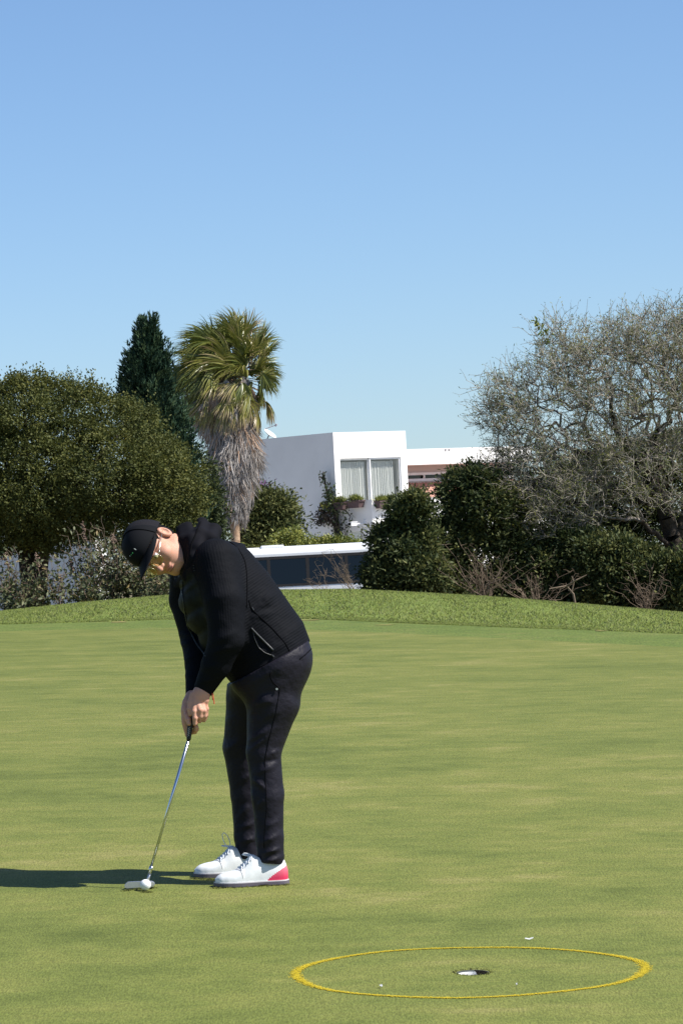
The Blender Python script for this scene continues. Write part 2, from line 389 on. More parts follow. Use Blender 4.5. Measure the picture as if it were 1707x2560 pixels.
# ------------------------------------------------------------------ left: broad olive-green tree
YL = 54.0
def base_at(px, Y, dz=0.05):
    x = (px - 853.5) * SC(Y); return np.array([x, Y, float(zg(x, Y)) - dz])
lob = [lobe(a, b, YL + c, d, e, g) for a, b, c, d, e, g in [
    (60, 1095, 0, 190, 130, 1.0), (190, 1065, .3, 125, 100, .9), (-120, 1115, 0, 200, 160, 1.1), (300, 1110, .1, 120, 120, .9),
    (400, 1210, -.1, 110, 110, .8), (250, 1200, -.5, 170, 120, .9), (90, 1220, -.6, 170, 120, .9), (-60, 1280, -.2, 170, 110, .8),
    (440, 1240, .2, 75, 80, .6), (130, 1005, .4, 75, 50, .6), (20, 1010, .4, 90, 50, .6), (230, 1010, .5, 55, 40, .5), (330, 1060, .4, 50, 36, .5),
    (260, 1180, .9, 200, 110, .5), (80, 1180, .9, 220, 110, .5), (300, 1290, -.3, 130, 60, .6), (130, 1320, -.3, 120, 45, .5), (-10, 1350, 0, 110, 40, .5)]]
tr = thing('olive_tree', 'broad dense olive-green tree at the left edge behind the golfer', 'tree', base_at(75, YL + .3))
lob = lob + knobs(lob, 90, .22, .42)
bag, pos, dd = crown(lob, 4200, 44, .065, .046, .030, .48, .5, .2, .16)
ny = 70; sx_ = rng.uniform(-30, 345, ny); sy_ = np.interp(sx_, [-30, 60, 150, 240, 300, 345], [955, 942, 950, 962, 985, 1015]) + rng.uniform(-6, 26, ny)      # stray shoots above the top
for a_, b_ in zip(sx_, sy_):
    o_ = P(a_, b_ + 22, YL + rng.normal() * .3); n_ = 22; k_ = rng.random((n_, 1)); q_ = np.array([rng.normal() * .08, rng.normal() * .05, rng.uniform(.16, .34)]); bag.add(*leaf_mesh(o_ + q_ * k_ + rng.normal(size=(n_, 3)) * .022, unit(rand_dirs(n_) + np.array([0, 0, .5])), rand_dirs(n_), .042, .026, np.clip(rng.normal(.55, .2, n_), 0, 1)))
bag.build('crown', M_oak, tr)
tips = np.array([P(a, b, YL + c) for a, b, c in [(60, 1000, 0), (190, 1000, .2), (300, 1080, .1), (400, 1200, 0), (-100, 1050, 0), (200, 1200, -.4), (60, 1180, -.4), (-60, 1200, -.2), (330, 1240, -.2)]])
mb = MB(); tb0 = base_at(78, YL + .3); fk = P(70, 1370, YL + .2)
mb.tube([tb0, lerp(tb0, fk, .5) + np.array([.02, 0, 0]), fk], [.21, .17, .16], 10)
for t in tips:
    mb.tube([fk, lerp(fk, t, .4) + rng.normal(size=3) * .08, lerp(fk, t, .75) + rng.normal(size=3) * .08, t], [.11, .07, .04, .012], 6)
mb.tube([tb0 + np.array([.02, 0, .05]), lerp(tb0, P(105, 1400, YL), .6), P(112, 1380, YL), P(150, 1300, YL)], [.1, .09, .08, .04], 8)
mb.build('trunk', M_bark, tr, smooth=True)

# ------------------------------------------------------------------ cypress
YY = 98.0
cy = thing('cypress_tree', 'tall dark green pointed cypress behind the olive-green tree', 'tree', base_at(410, YY))
ax = [(818, 368, 2), (835, 370, 5), (855, 369, 13), (890, 368, 27), (950, 369, 42), (1010, 373, 49), (1080, 392, 54), (1130, 410, 54), (1220, 418, 56), (1400, 412, 70)]
yy = np.array([a[0] for a in ax]); xx = np.array([a[1] for a in ax]); rr = np.array([a[2] for a in ax])
bag = LeafBag(); nt_ = 2300
ty = rng.uniform(0, 1, nt_) ** 0.8 * (1400 - 819) + 819
th = rng.uniform(0, 2 * math.pi, nt_); c = np.cos(th); sdep = np.sin(th)
lump = 1 + .26 * np.sin(th * 3 + ty * .03) + .22 * np.sin(th * 5 - ty * .075 + 1) + rng.normal(size=nt_) * .20
rad = np.interp(ty, yy, rr) * lump * rng.uniform(.55, 1.0, nt_) ** .4
k = SC(YY)
cen = np.array([P(np.interp(a, yy, xx), a, YY) for a in ty])
tp = cen + np.stack([c * rad * k, sdep * rad * k, np.zeros(nt_)], 1)
od = unit(np.stack([c, sdep, rng.uniform(1.0, 3.2, nt_)], 1))
ntl = 34; idx = np.repeat(np.arange(nt_), ntl); al = rng.uniform(-.5, 1, len(idx))
lp = tp[idx] + od[idx] * (al * np.repeat(rng.uniform(.18, .52, nt_), ntl))[:, None] + rng.normal(size=(len(idx), 3)) * (.055 * (1.25 - al))[:, None]
dr = unit(od[idx] + rand_dirs(len(idx)) * .55)
bag.add(*leaf_mesh(lp, dr, rand_dirs(len(idx)), .15, .038, np.clip(.42 + .22 * np.repeat(rng.normal(size=nt_), ntl) + .25 * (al - .2) + rng.normal(size=len(idx)) * .15, 0, 1)))
bag.build('crown', M_cyp, cy)
mb = MB(); mb.tube([base_at(410, YY), P(395, 1200, YY), P(372, 900, YY), P(369, 800, YY)], [.2, .15, .07, .02], 8); mb.build('trunk', M_bark, cy, smooth=True)

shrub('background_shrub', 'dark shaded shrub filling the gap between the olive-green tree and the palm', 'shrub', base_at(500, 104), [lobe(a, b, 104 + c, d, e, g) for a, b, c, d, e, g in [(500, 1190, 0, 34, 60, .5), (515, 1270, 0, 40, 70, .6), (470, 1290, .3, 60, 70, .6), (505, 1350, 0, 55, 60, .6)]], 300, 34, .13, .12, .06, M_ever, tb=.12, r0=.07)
# ------------------------------------------------------------------ fan palm with a skirt of dead fronds
YPm = 136.0; kp = SC(YPm)
palm = thing('fan_palm', 'tall fan palm with wind-blown fronds and a grey skirt of dead fronds', 'tree', base_at(592, YPm))
M_frond = mat('palm_frond', (.12, .15, .03), .38, .5, trans=.15, tone=[(0, (.040, .062, .018)), (.5, (.115, .14, .026)), (.8, (.25, .24, .055)), (1, (.40, .31, .17))])
M_pet = mat('palm_stalk', (.30, .22, .13), .6, .3)
M_dead = mat('dead_fronds', (.3, .26, .22), .85, .2, tone=[(0, (.10, .085, .075)), (.45, (.27, .245, .225)), (.8, (.44, .41, .385)), (1, (.42, .28, .19))])
M_ptrunk = mat('palm_trunk', (.30, .19, .12), .9, .15, noise=((.40, .28, .19), 5, 4), bump=(9, .8, .03))
mb = MB(); pb = base_at(592, YPm); mb.tube([pb, P(590, 1370, YPm), P(585, 1250, YPm), P(565, 1050, YPm), P(553, 935, YPm)], [.22, .175, .17, .17, .17], 14)
mb.build('trunk', M_ptrunk, palm, smooth=True)
def strips(starts, dirs0, grav, length, width, nseg, droop, wind, tones):
    """ribbons that start along dirs0 and bend to gravity/wind; returns verts, quads, tones"""
    n = len(starts); p = starts.copy(); d = unit(dirs0); V = []; side = unit(np.cross(d, rand_dirs(n) * .35 + np.array([0, 1.0, .1])))
    for i in range(nseg + 1):
        wd = (width * (1 - (i / nseg) ** 2 * .92))[:, None] * .5
        V.append(np.stack([p - side * wd, p + side * wd], 1))
        d = unit(d + droop[:, None] * np.array([0, 0, -1.0]) * (i + 1) / nseg + wind * (i + 1) / nseg)
        p = p + d * (length / nseg)[:, None]
    V = np.stack(V, 1).reshape(n, -1, 3); m = 2 * (nseg + 1)
    k = np.arange(n)[:, None] * m
    f = np.concatenate([k + np.array([[2 * i, 2 * i + 1, 2 * i + 3, 2 * i + 2]]) for i in range(nseg)])
    return V.reshape(-1, 3), f, np.repeat(tones, m)
# skirt
sk_y = np.array([985, 1020, 1060, 1112, 1150, 1200, 1250, 1290, 1330]); sk_x = np.array([560, 568, 578, 587, 587, 586, 586, 587, 589]); sk_r = np.array([40, 50, 56, 57, 53, 45, 35, 25, 11])
ncl = 250; vs = []; fs = []; ts = []; kk = 0
cyc = rng.uniform(975, 1295, ncl); cth = rng.uniform(0, 2 * math.pi, ncl)
for i in range(ncl):
    y0 = cyc[i]; rr0 = np.interp(y0, sk_y, sk_r) * rng.uniform(.72, 1.05) * kp
    o = P(np.interp(y0, sk_y, sk_x), y0, YPm); a = cth[i]
    n = 30; sp = a + rng.normal(size=n) * .30
    st = o + np.stack([np.cos(sp) * rr0, np.sin(sp) * rr0, rng.normal(size=n) * .12], 1)
    dr = np.stack([np.cos(sp) * .3, np.sin(sp) * .3, np.full(n, -1.0)], 1) + rng.normal(size=(n, 3)) * .16
    ln = rng.uniform(.5, 1.1, n)
    if y0 > 1150: ln *= .7
    if y0 > 1220: ln *= .7
    tn = np.clip(rng.normal(.5 + rng.normal() * .16, .2, n), 0, 1)
    if rng.random() < .07: tn = np.clip(tn + .45, 0, 1)
    v, f, t = strips(st, dr, None, ln, rng.uniform(.02, .045, n), 4, rng.uniform(.2, .5, n), np.array([-.05, 0, 0]) + rng.normal(size=3) * .26, tn)
    vs.append(v); fs.append(f + kk); ts.append(t); kk += len(v)
mesh_obj('dead_frond_skirt', np.concatenate(vs), np.concatenate(fs), M_dead, palm, tone=np.concatenate(ts))
def frond(tipdir, petl, fanl, tone, spread=1.15, wind=.5, dead=False, roll=0.0, org=None, droop=.22):
    """one fan leaf: stalk and pleated blade, all in one part"""
    o = P(552, 935, YPm) if org is None else org
    d = unit(np.array(tipdir, float)); W = np.array([-1.0, 0, .05]) * wind
    hub = o + d * petl + np.array([0, 0, -.06 * petl])
    side = unit(np.cross(d, np.array([math.sin(roll), -math.cos(roll) * .7, math.cos(roll) * .75]))); n = 38
    an = np.linspace(-spread, spread, n) + rng.normal(size=n) * .02
    dirs = d[None] * np.cos(an)[:, None] + side[None] * np.sin(an)[:, None]
    ln = fanl * (.62 + .38 * np.cos(an * .8)) * rng.uniform(.9, 1.08, n)
    v, f, t = strips(np.repeat(hub[None], n, 0) + rng.normal(size=(n, 3)) * .01, dirs + rng.normal(size=(n, 3)) * .07, None, ln, np.full(n, .048) * fanl, 5, np.full(n, droop) * rng.uniform(.5, 1.5, n), W * .42, np.clip(tone + rng.normal(size=n) * .10, 0, 1))
    # tips yellow-brown
    t = t.reshape(n, -1); t[:, 8:] = np.clip(t[:, 8:] + .18, 0, 1); t = t.ravel()
    return mesh_obj('dead_frond' if dead else 'frond', v, f, M_dead if dead else M_frond, palm, tone=t)
# (hub px, hub py, fan length px, direction of the fan in the picture, depth lean, tone)
FANS = [
    (548, 880, 95, 108, -.2, .45), (575, 868, 95, 88, -.1, .55), (598, 862, 100, 98, .1, .62), (520, 868, 95, 130, -.3, .5), (560, 850, 70, 112, .4, .42), (500, 890, 85, 145, -.1, .38),
    (535, 905, 100, 150, -.5, .55), (505, 915, 80, 165, -.3, .42), (560, 915, 110, 152, -.6, .6), (530, 930, 95, 172, -.6, .4), (480, 935, 70, 190, .2, .25), (475, 950, 75, 200, .5, .2),
    (620, 880, 75, 65, .1, .4), (632, 872, 80, 60, .3, .45), (600, 900, 75, 35, -.4, .5), (640, 915, 65, 20, .2, .4), (655, 925, 60, 8, .4, .4), (660, 940, 55, -20, -.2, .5),
    (470, 930, 80, 175, -.2, .35), (455, 965, 70, 205, -.3, .4), (470, 1010, 80, 240, -.4, .5), (600, 1000, 80, 255, -.8, .8), (570, 1010, 80, 262, -.8, .85), (625, 985, 75, 275, -.7, .75), (530, 985, 90, 240, -.7, .65), (590, 930, 90, 140, -.8, .6), (615, 915, 80, 110, -.6, .55), (585, 840, 80, 105, 0, .5),
    (550, 935, 85, 205, -.7, .72), (545, 950, 90, 225, -.7, .7), (575, 960, 80, 240, -.8, .75), (605, 945, 75, 215, -.7, .7), (630, 955, 75, 250, -.6, .62), (600, 985, 70, 230, -.7, .8),
    (560, 985, 85, 235, -.6, .75), (520, 965, 95, 220, -.4, .5), (490, 985, 85, 232, 0, .45), (470, 1000, 80, 235, .3, .3), (520, 1000, 85, 245, -.4, .6), (545, 1015, 75, 250, -.5, .75),
    (650, 965, 60, 285, -.3, .55), (645, 985, 55, 260, 0, .6), (665, 1005, 60, 300, -.2, .85), (580, 900, 80, 120, .6, .3), (560, 940, 90, 60, .7, .3), (520, 940, 90, 160, .7, .2), (500, 1010, 80, 250, .6, .2), (600, 960, 80, 300, .6, .25), (620, 935, 75, 30, -.3, .5), (645, 955, 70, -8, -.3, .55), (650, 895, 70, 42, 0, .45), (612, 1000, 70, -70, -.6, .8), (640, 1025, 65, -75, -.2, .85), (628, 900, 80, 75, -.4, .55), (600, 880, 85, 92, -.5, .6)]
FANS += [(a + rng.normal() * 16, b + rng.normal() * 14, c * rng.uniform(.75, 1.05), d + rng.normal() * 22, e + rng.normal() * .3, float(np.clip(f_ + rng.normal() * .15, .15, .95))) for a, b, c, d, e, f_ in FANS if rng.random() < .8]
for hx, hy, fl, ang, dep, tn in FANS:
    o0 = P(556, 945, YPm); hb = P(hx, hy, YPm + dep * 1.0); pv = hb - o0; a = R(ang)
    fd = np.array([math.cos(a), dep * .6, math.sin(a)])
    # stalk to the hub, blade from there
    o_ = hb - unit(fd) * 0.001
    fr = frond(fd, 0.001, fl * kp * 1.02, tn, spread=rng.uniform(.6, 1.05), wind=rng.uniform(.05, .7), roll=rng.uniform(-1.4, 1.4), org=o_, droop=rng.uniform(.15, .6))
    q = MB(); q.tube([o0, lerp(o0, hb, .5) + np.array([0, 0, .08]), hb], [.035, .025, .016], 5); q.build('stalk', M_pet, fr)
for i in range(40):
    a = rng.uniform(0, 2 * math.pi); hb = P(560 + math.cos(a) * 58, rng.uniform(940, 1050), YPm + math.sin(a) * .8)
    frond(np.array([math.cos(a) * .5 - .1, math.sin(a) * .5, -1]), .001, rng.uniform(.7, 1.1), rng.uniform(.4, .95), spread=.7, wind=.2, dead=True, roll=rng.uniform(-1, 1), org=hb, droop=.3)
# dry flower stalks at the heart of the crown
mb = MB()
for i in range(46):
    a = P(rng.uniform(560, 625), rng.uniform(890, 985), YPm - .5); mb.tube([a, a + np.array([rng.normal() * .12 + .1, 0, .2 + rng.random() * .25]), a + np.array([rng.normal() * .2 + .22, -.05, .25 + rng.random() * .3])], [.03, .022, .01], 4)
mb.build('dry_flower_stalks', M_dead, palm)

# ------------------------------------------------------------------ right: feathery bare tree (skeleton grown towards points in the crown)
YM = 51.0; km = SC(YM)
mq = thing('thorn_tree', 'large grey twiggy tree with sparse feathery leaves at the right edge', 'tree', base_at(1705, YM))
main = [base_at(1706, YM)] + [P(a, b, YM + c) for a, b, c in [(1703, 1475, 0), (1688, 1377, 0), (1661, 1280, 0), (1634, 1215, -.1), (1584, 1145, -.15), (1537, 1079, -.15), (1480, 1010, -.1)]]
nodes = []; par = []
def addpath(pts, parent, step=.10):
    last = parent
    for i in range(len(pts) - 1):
        L_ = np.linalg.norm(pts[i + 1] - pts[i]); m = max(1, int(L_ / step))
        for j in range(1, m + 1):
            nodes.append(lerp(pts[i], pts[i + 1], j / m) + rng.normal(size=3) * .012); par.append(last); last = len(nodes) - 1
    return last
nodes.append(main[0]); par.append(-1)
addpath(main, 0)
def near(p): return int(np.argmin(np.linalg.norm(np.array(nodes) - p, axis=1)))
for path in [[(1690, 1385, 0), (1600, 1300, -.3), (1487, 1290, -.5), (1421, 1325, -.6), (1332, 1350, -.7)],
             [(1688, 1377, 0), (1720, 1250, 0), (1735, 1100, .1), (1730, 950, .1)], [(1703, 1475, 0), (1770, 1350, .1), (1850, 1200, .2), (1880, 1050, .2)],
             [(1634, 1215, -.1), (1640, 1080, .2), (1625, 950, .3)], [(1584, 1145, -.15), (1450, 1130, -.4), (1330, 1080, -.4)], [(1661, 1280, 0), (1540, 1210, .4), (1420, 1190, .5), (1300, 1180, .5)],
             [(1537, 1079, -.15), (1520, 980, .1), (1500, 900, .2)], [(1600, 1240, -.2), (1500, 1190, -.5), (1380, 1220, -.6)]]:
    pts = [P(a, b, YM + c) for a, b, c in path]; s = near(pts[0]); addpath([np.array(nodes[s])] + pts[1:], s)
env = [lobe(a, b, YM + c, d, e, g) for a, b, c, d, e, g in [(1480, 1060, 0, 270, 210, 1.35), (1620, 960, .1, 220, 180, 1.3), (1290, 1010, -.1, 110, 95, .7), (1400, 1200, -.3, 200, 130, 1.1), (1420, 880, .1, 100, 85, .7), (1600, 845, .1, 110, 70, .7), (1690, 880, .1, 90, 125, .8), (1290, 1220, -.4, 115, 115, .8), (1400, 1270, -.5, 150, 90, .8), (1840, 1020, .1, 190, 230, 1.3), (1600, 1200, -.3, 150, 110, 1.1)]]
NT = 2700; ei = rng.choice(len(env), size=NT, p=np.array([e[1][0] * e[1][2] for e in env]) / sum(e[1][0] * e[1][2] for e in env))
dd = rand_dirs(NT) * (rng.random((NT, 1)) ** .38); tgt = np.array([env[i][0] for i in ei]) + dd * np.array([env[i][1] for i in ei])
root = np.array(main[3]); tgt = tgt[np.argsort(np.linalg.norm(tgt - root, axis=1))]
NA = np.zeros((40000, 3)); NA[:len(nodes)] = nodes; cnt = len(nodes); par = par + [0] * (40000 - cnt)
for t in tgt:
    dv = NA[:cnt] - t; dist = np.sqrt((dv ** 2).sum(1)) + .12 * np.sqrt(((NA[:cnt] - root) ** 2).sum(1)) * 0
    j = int(np.argmin(dist)); Ld = dist[j]
    if Ld < .04: continue
    m = max(1, int(Ld / .10)); m = min(m, 8); last = j; a = NA[j].copy()
    sag = rng.normal(size=3) * .03
    for q in range(1, m + 1):
        s_ = q / m; NA[cnt] = lerp(a, t, s_) + sag * math.sin(math.pi * s_) + rng.normal(size=3) * .012; par[cnt] = last; last = cnt; cnt += 1
nodesA = NA[:cnt]; par = np.array(par[:cnt])
wt = np.ones(cnt)
for i in range(cnt - 1, 0, -1): wt[par[i]] += wt[i]
rad = np.clip(.0026 * wt ** .50, .0042, .16)
segA = np.stack([nodesA[par[1:]], nodesA[1:]], 1); segR = np.stack([np.minimum(rad[par[1:]], rad[1:] * 1.6), rad[1:]], 1)
thick = rad[1:] > .03
mb = MB()
for a, r_ in zip(segA[thick], segR[thick]): mb.tube([a[0], a[1] + (a[1] - a[0]) * .1], [r_[0], r_[1]], 7, cap=False)
mb.build('trunk', M_bark, mq, smooth=True)
v, f = twigs_mesh((segA[~thick], segR[~thick])); mesh_obj('branches', v, f, M_greybark, mq)
# fine zigzag twigs and leaflets
deg = np.bincount(par[1:], minlength=cnt); small = np.where(rad < .012)[0]
st = rng.choice(small, size=12000); tip = deg[st] == 0
outd = unit(nodesA[st] - root) ; p0 = nodesA[st]; d0 = unit(outd * .7 + rand_dirs(len(st)) * .85 + np.array([0, 0, .18])); A = []; Rr = []; LP = []; LD = []
for i in range(4):
    d0 = unit(d0 + rand_dirs(len(st)) * .55 + np.array([0, 0, .06])); l_ = (rng.uniform(.035, .085, len(st)) * np.where(tip, 1.5, 1.0))[:, None]
    p1 = p0 + d0 * l_; A.append(np.stack([p0, p1], 1)); r_ = .0042 - .0007 * i; Rr.append(np.full((len(st), 2), r_)); LP.append(p1); LD.append(d0); p0 = p1
v, f = twigs_mesh((np.concatenate(A), np.concatenate(Rr))); mesh_obj('twigs', v, f, M_twig, mq)
LP = np.concatenate(LP); LD = np.concatenate(LD); sel = rng.random(len(LP)) < .8; LP = LP[sel]; LD = LD[sel]; n = len(LP)
clump = np.sin(LP[:, 0] * 3.1) * np.sin(LP[:, 2] * 3.7 + 1) + np.sin(LP[:, 0] * 7 + LP[:, 2] * 5)
bag = LeafBag(); bag.add(*leaf_mesh(LP + rng.normal(size=(n, 3)) * .012, unit(LD + rand_dirs(n)), rand_dirs(n), rng.uniform(.03, .06, n), .0115, np.clip(.5 + .17 * clump + rng.normal(size=n) * .2, 0, 1)))
bag.build('leaves', M_mesq, mq)
# a leafy green sprig caught in its top
sp = thing('leafy_sprig', 'small bright green leafy sprig poking above the twiggy tree top', 'plant', P(1372, 845, YM))
c0 = [P(a, b, YM - .3) for a, b in [(1372, 850), (1358, 825), (1345, 808), (1336, 800)]]; mb = MB(); mb.tube(c0, [.006, .005, .004, .002], 5); mb.build('stem', M_twig, sp)
n = 44; s_ = rng.random(n); lp = np.array([lerp(c0[0], c0[3], q) for q in s_]) + rng.normal(size=(n, 3)) * .045 * (1.2 - s_[:, None]); bag = LeafBag()
bag.add(*leaf_mesh(lp, rand_dirs(n) + np.array([-.3, 0, .2]), rand_dirs(n) + np.array([0, -.5, .5]), .085, .035, rng.uniform(.3, .8, n))); bag.build('leaves', M_bright, sp)

# ------------------------------------------------------------------ right: evergreen shrubs below and beside it
def S_(name, label, px, Y, lobs, n, nl=30, sig=.06, Ln=.075, Wd=.034, m=M_ever, tb=.5, **k):
    k.setdefault('knob', (int(n / 20), .07, .17)); n = int(n * 1.25)
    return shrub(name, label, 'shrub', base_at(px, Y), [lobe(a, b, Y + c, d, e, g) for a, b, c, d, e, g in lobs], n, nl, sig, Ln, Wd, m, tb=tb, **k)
S_('evergreen_shrub', 'dark leathery evergreen shrub overlapping the right end of the white bus', 985, 49.5,
   [(1025, 1272, 0, 48, 32, .3), (972, 1352, 0, 42, 32, .3), (1000, 1405, -.1, 66, 52, .45), (950, 1425, 0, 36, 44, .35), (1048, 1352, .1, 42, 40, .35), (1040, 1440, -.2, 72, 46, .45), (965, 1468, -.1, 52, 26, .35)], 620, knob=(26, .07, .15))
S_('evergreen_shrub', 'tall dark evergreen shrub between the white house wing and the twiggy tree', 1170, 50.5,
   [(1185, 1205, 0, 62, 45, .4), (1132, 1222, 0, 30, 26, .26), (1178, 1295, 0, 70, 65, .45), (1220, 1290, -.1, 85, 80, .55), (1110, 1370, -.1, 70, 70, .5), (1200, 1400, -.1, 95, 80, .6), (1280, 1380, 0, 70, 90, .5), (1170, 1470, -.2, 110, 35, .5)], 1000)
S_('evergreen_shrub', 'low dark shrub in the shade under the middle of the twiggy tree', 1390, 50.3,
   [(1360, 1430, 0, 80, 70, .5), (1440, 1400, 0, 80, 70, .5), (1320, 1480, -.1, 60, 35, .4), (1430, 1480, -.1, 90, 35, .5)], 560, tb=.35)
S_('evergreen_shrub', 'green leafy shrub right of the pale forked dead branch', 1545, 49.8,
   [(1520, 1400, 0, 75, 60, .5), (1590, 1430, 0, 75, 65, .5), (1530, 1480, -.1, 80, 40, .5), (1610, 1490, -.1, 60, 40, .4)], 620, tb=.6)
S_('evergreen_shrub', 'leafy shrub at the right picture edge beside the thick leaning trunk', 1690, 49.3,
   [(1680, 1500, 0, 50, 45, .4), (1730, 1440, 0, 50, 70, .45), (1660, 1450, .1, 40, 45, .4)], 300, tb=.6)
S_('evergreen_shrub', 'tall shrub mass behind the twiggy tree crown at the right', 1500, 54.5,
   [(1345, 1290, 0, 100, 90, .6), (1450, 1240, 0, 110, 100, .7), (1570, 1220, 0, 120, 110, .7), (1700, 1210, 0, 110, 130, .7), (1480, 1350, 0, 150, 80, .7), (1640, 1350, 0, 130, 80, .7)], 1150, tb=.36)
def twig_bush(name, label, cat, px, Y, w_, h_, n, m, lean=0.0, seed=0, rad=.004, leaves=None, group=None, dpx=None):
    """dry upright branching stems from one root"""
    t = thing(name, label, cat, base_at(px, Y), group); b = base_at(px, Y); A = []; Rr = []; tips = []
    for i in range(n):
        a = b + np.array([rng.normal() * w_ * .06, rng.normal() * .02, 0]); H = h_ * rng.uniform(.5, 1.05); dx = rng.normal() * w_ * .42 + lean * H; dy = rng.normal() * .15
        pts = [a + np.array([dx * s_ ** 1.4, dy * s_, H * s_]) + rng.normal(size=3) * .022 * (s_ > 0) for s_ in np.linspace(0, 1, 6)]
        rr_ = np.linspace(rad * 1.5, rad * .6, 6)
        for j in range(5): A.append((pts[j], pts[j + 1])); Rr.append((rr_[j], rr_[j + 1]))
        for j in range(2, 6):
            for _ in range(2):
                q = pts[j]; d_ = unit(rng.normal(size=3) * np.array([1, .6, .5]) + np.array([0, 0, .55])); l_ = rng.uniform(.06, .22) * h_; e = q + d_ * l_ * .55; g_ = e + unit(d_ + rng.normal(size=3) * .5) * l_ * .45
                A += [(q, e), (e, g_)]; Rr += [(rad * .7, rad * .55), (rad * .55, rad * .4)]; tips.append(g_)
    v, f = twigs_mesh((np.array(A), np.array(Rr))); mesh_obj('stems', v, f, m, t)
    return t, np.array(tips)
twig_bush('dry_bush', 'reddish dry twig bush in front of the tall evergreen shrub', 'bush', 1195, 48.2, .7, .8, 30, M_dry, rad=.0042)
twig_bush('dry_bush', 'tangle of dry stems at the foot of the twiggy tree, left of the forked branch', 'bush', 1330, 48.4, .8, .55, 24, M_dry, rad=.0038)
twig_bush('dry_bush', 'fine dry stalks with tiny seed heads standing before the white bus', 'bush', 872, 47.6, .35, .62, 14, M_dry, lean=-.5, rad=.0026)
twig_bush('dry_bush', 'short dry stalks leaning left before the dark bus windows', 'bush', 800, 47.4, .22, .36, 8, M_dry, lean=-.35, rad=.0024)
twig_bush('dry_bush', 'grey dry twigs under the right part of the twiggy tree', 'bush', 1600, 48.4, .5, .7, 22, M_dry, rad=.0036)
db = thing('dead_branch', 'pale forked dead branch lying at the foot of the shrubs', 'branch', base_at(1432, 47.6))
mb = MB(); a = base_at(1425, 47.6, .0); 
mb.tube([a, P(1432, 1485, 47.6), P(1415, 1465, 47.6), P(1372, 1472, 47.5)], [.014, .016, .014, .008], 6); mb.tube([P(1415, 1465, 47.6), P(1440, 1450, 47.5), P(1466, 1437, 47.5)], [.012, .01, .005], 6)
mb.tube([P(1428, 1480, 47.6), P(1434, 1455, 47.6), P(1428, 1440, 47.6)], [.011, .008, .005], 6); mb.tube([a, P(1405, 1512, 47.6), P(1385, 1500, 47.6)], [.012, .01, .005], 6); mb.build('forked_stem', M_dry, db)

# ------------------------------------------------------------------ left: weeds and scrub along the crest
def weed(label, px, Y, w_, h_, n, nleaf, seeds, tb=.5):
    t, tips = twig_bush('tall_weed', label, 'weed', px, Y, w_, h_, n, M_dry, rad=.0055, group='weeds along the crest on the left')
    idx = rng.integers(0, len(tips), nleaf); lp = tips[idx] + rng.normal(size=(nleaf, 3)) * .06; bag = LeafBag()
    lp[:, 2] -= rng.random(nleaf) * h_ * .25
    bag.add(*leaf_mesh(lp, unit(rand_dirs(nleaf) + np.array([0, 0, -.35])), unit(rand_dirs(nleaf) + np.array([0, -.5, .8])), rng.uniform(.045, .095, nleaf), .036, np.clip(tb + rng.normal(size=nleaf) * .25, 0, 1))); bag.build('leaves', M_weed, t)
    mb = MB()
    for (sx, sy) in seeds:
        top = P(sx, sy, Y); b = base_at(px + (sx - px) * .5, Y); mid = lerp(b, top, .6) + rng.normal(size=3) * .03
        mb.tube([b, mid, top], [.007, .006, .004], 5)
        for _ in range(40):
            q = lerp(top, lerp(mid, top, .5), rng.random() ** 1.3) + rng.normal(size=3) * .016; mb.tube([q, q + rng.normal(size=3) * .012], [.012, .006], 4)
    if mb.v: mb.build('seed_head', M_seed, t)
for a in [('scrubby weed at the left picture edge with one brown seed head', 10, 47.6, .35, .85, 14, 520, [(14, 1385)]),
          ('weed with a brown seed head in front of the dark tree trunk', 88, 47.5, .35, .62, 12, 420, [(91, 1388)]),
          ('sparse yellowish weed stalks before the blue shaded wall', 140, 47.4, .28, .78, 9, 210, []),
          ('tall weed with the highest seed head, beneath the olive-green crown', 215, 48.6, .5, 1.15, 20, 900, [(208, 1305), (176, 1398)]),
          ('dense scrub weed in front of the sunlit white wall patch', 275, 48.0, .5, 1.0, 20, 900, [(282, 1340), (256, 1390)]),
          ('scrub weed right beside the cap of the golfer', 345, 48.0, .45, .8, 18, 700, []),
          ('low weed at the crest below the cap brim', 385, 47.4, .3, .42, 12, 360, []),
          ('low grey weed left of the dark tree trunk', 45, 47.3, .35, .45, 14, 420, []),
          ('low weed beneath the sunlit white wall patch', 200, 47.4, .4, .4, 14, 420, [])]: weed(*a)
# ------------------------------------------------------------------ white house
def proj(p):
    d = np.asarray(p, float) - CAM; k = FPX / d.dot(FW); return 853.5 + d.dot(RC) * k, 1280 - d.dot(UC) * k
def solve(fn, target, lo, hi):
    """parameter where the picture column of fn(k) meets target"""
    s = 1 if proj(fn(hi))[0] > proj(fn(lo))[0] else -1
    for _ in range(50):
        m = .5 * (lo + hi)
        if (proj(fn(m))[0] - target) * s < 0: lo = m
        else: hi = m
    return .5 * (lo + hi)
M_white = mat('white_render', (.80, .79, .77), .9, .2, noise=((.74, .73, .71), .7, 6), bump=(6, .15, .02))
M_wframe = mat('white_window_frame', (.78, .78, .78), .5, .4)
M_curtain = mat('sheer_curtain', (.60, .62, .61), .9, .1)
M_grayp = mat('weathered_grey', (.30, .28, .30), .7, .3)
M_darkin = mat('dark_interior', (.02, .02, .02), .9, .1)
M_shut = mat('slatted_shutter', (.42, .42, .40), .7, .2)
M_planter = mat('brown_planter', (.085, .055, .055), .7, .3, noise=((.12, .08, .08), 8, 3))
M_tile = mat('red_clay_tile', (.42, .22, .17), .85, .15, noise=((.50, .30, .24), 4, 4))
M_pink = mat('pinkish_render', (.55, .46, .43), .9, .1)
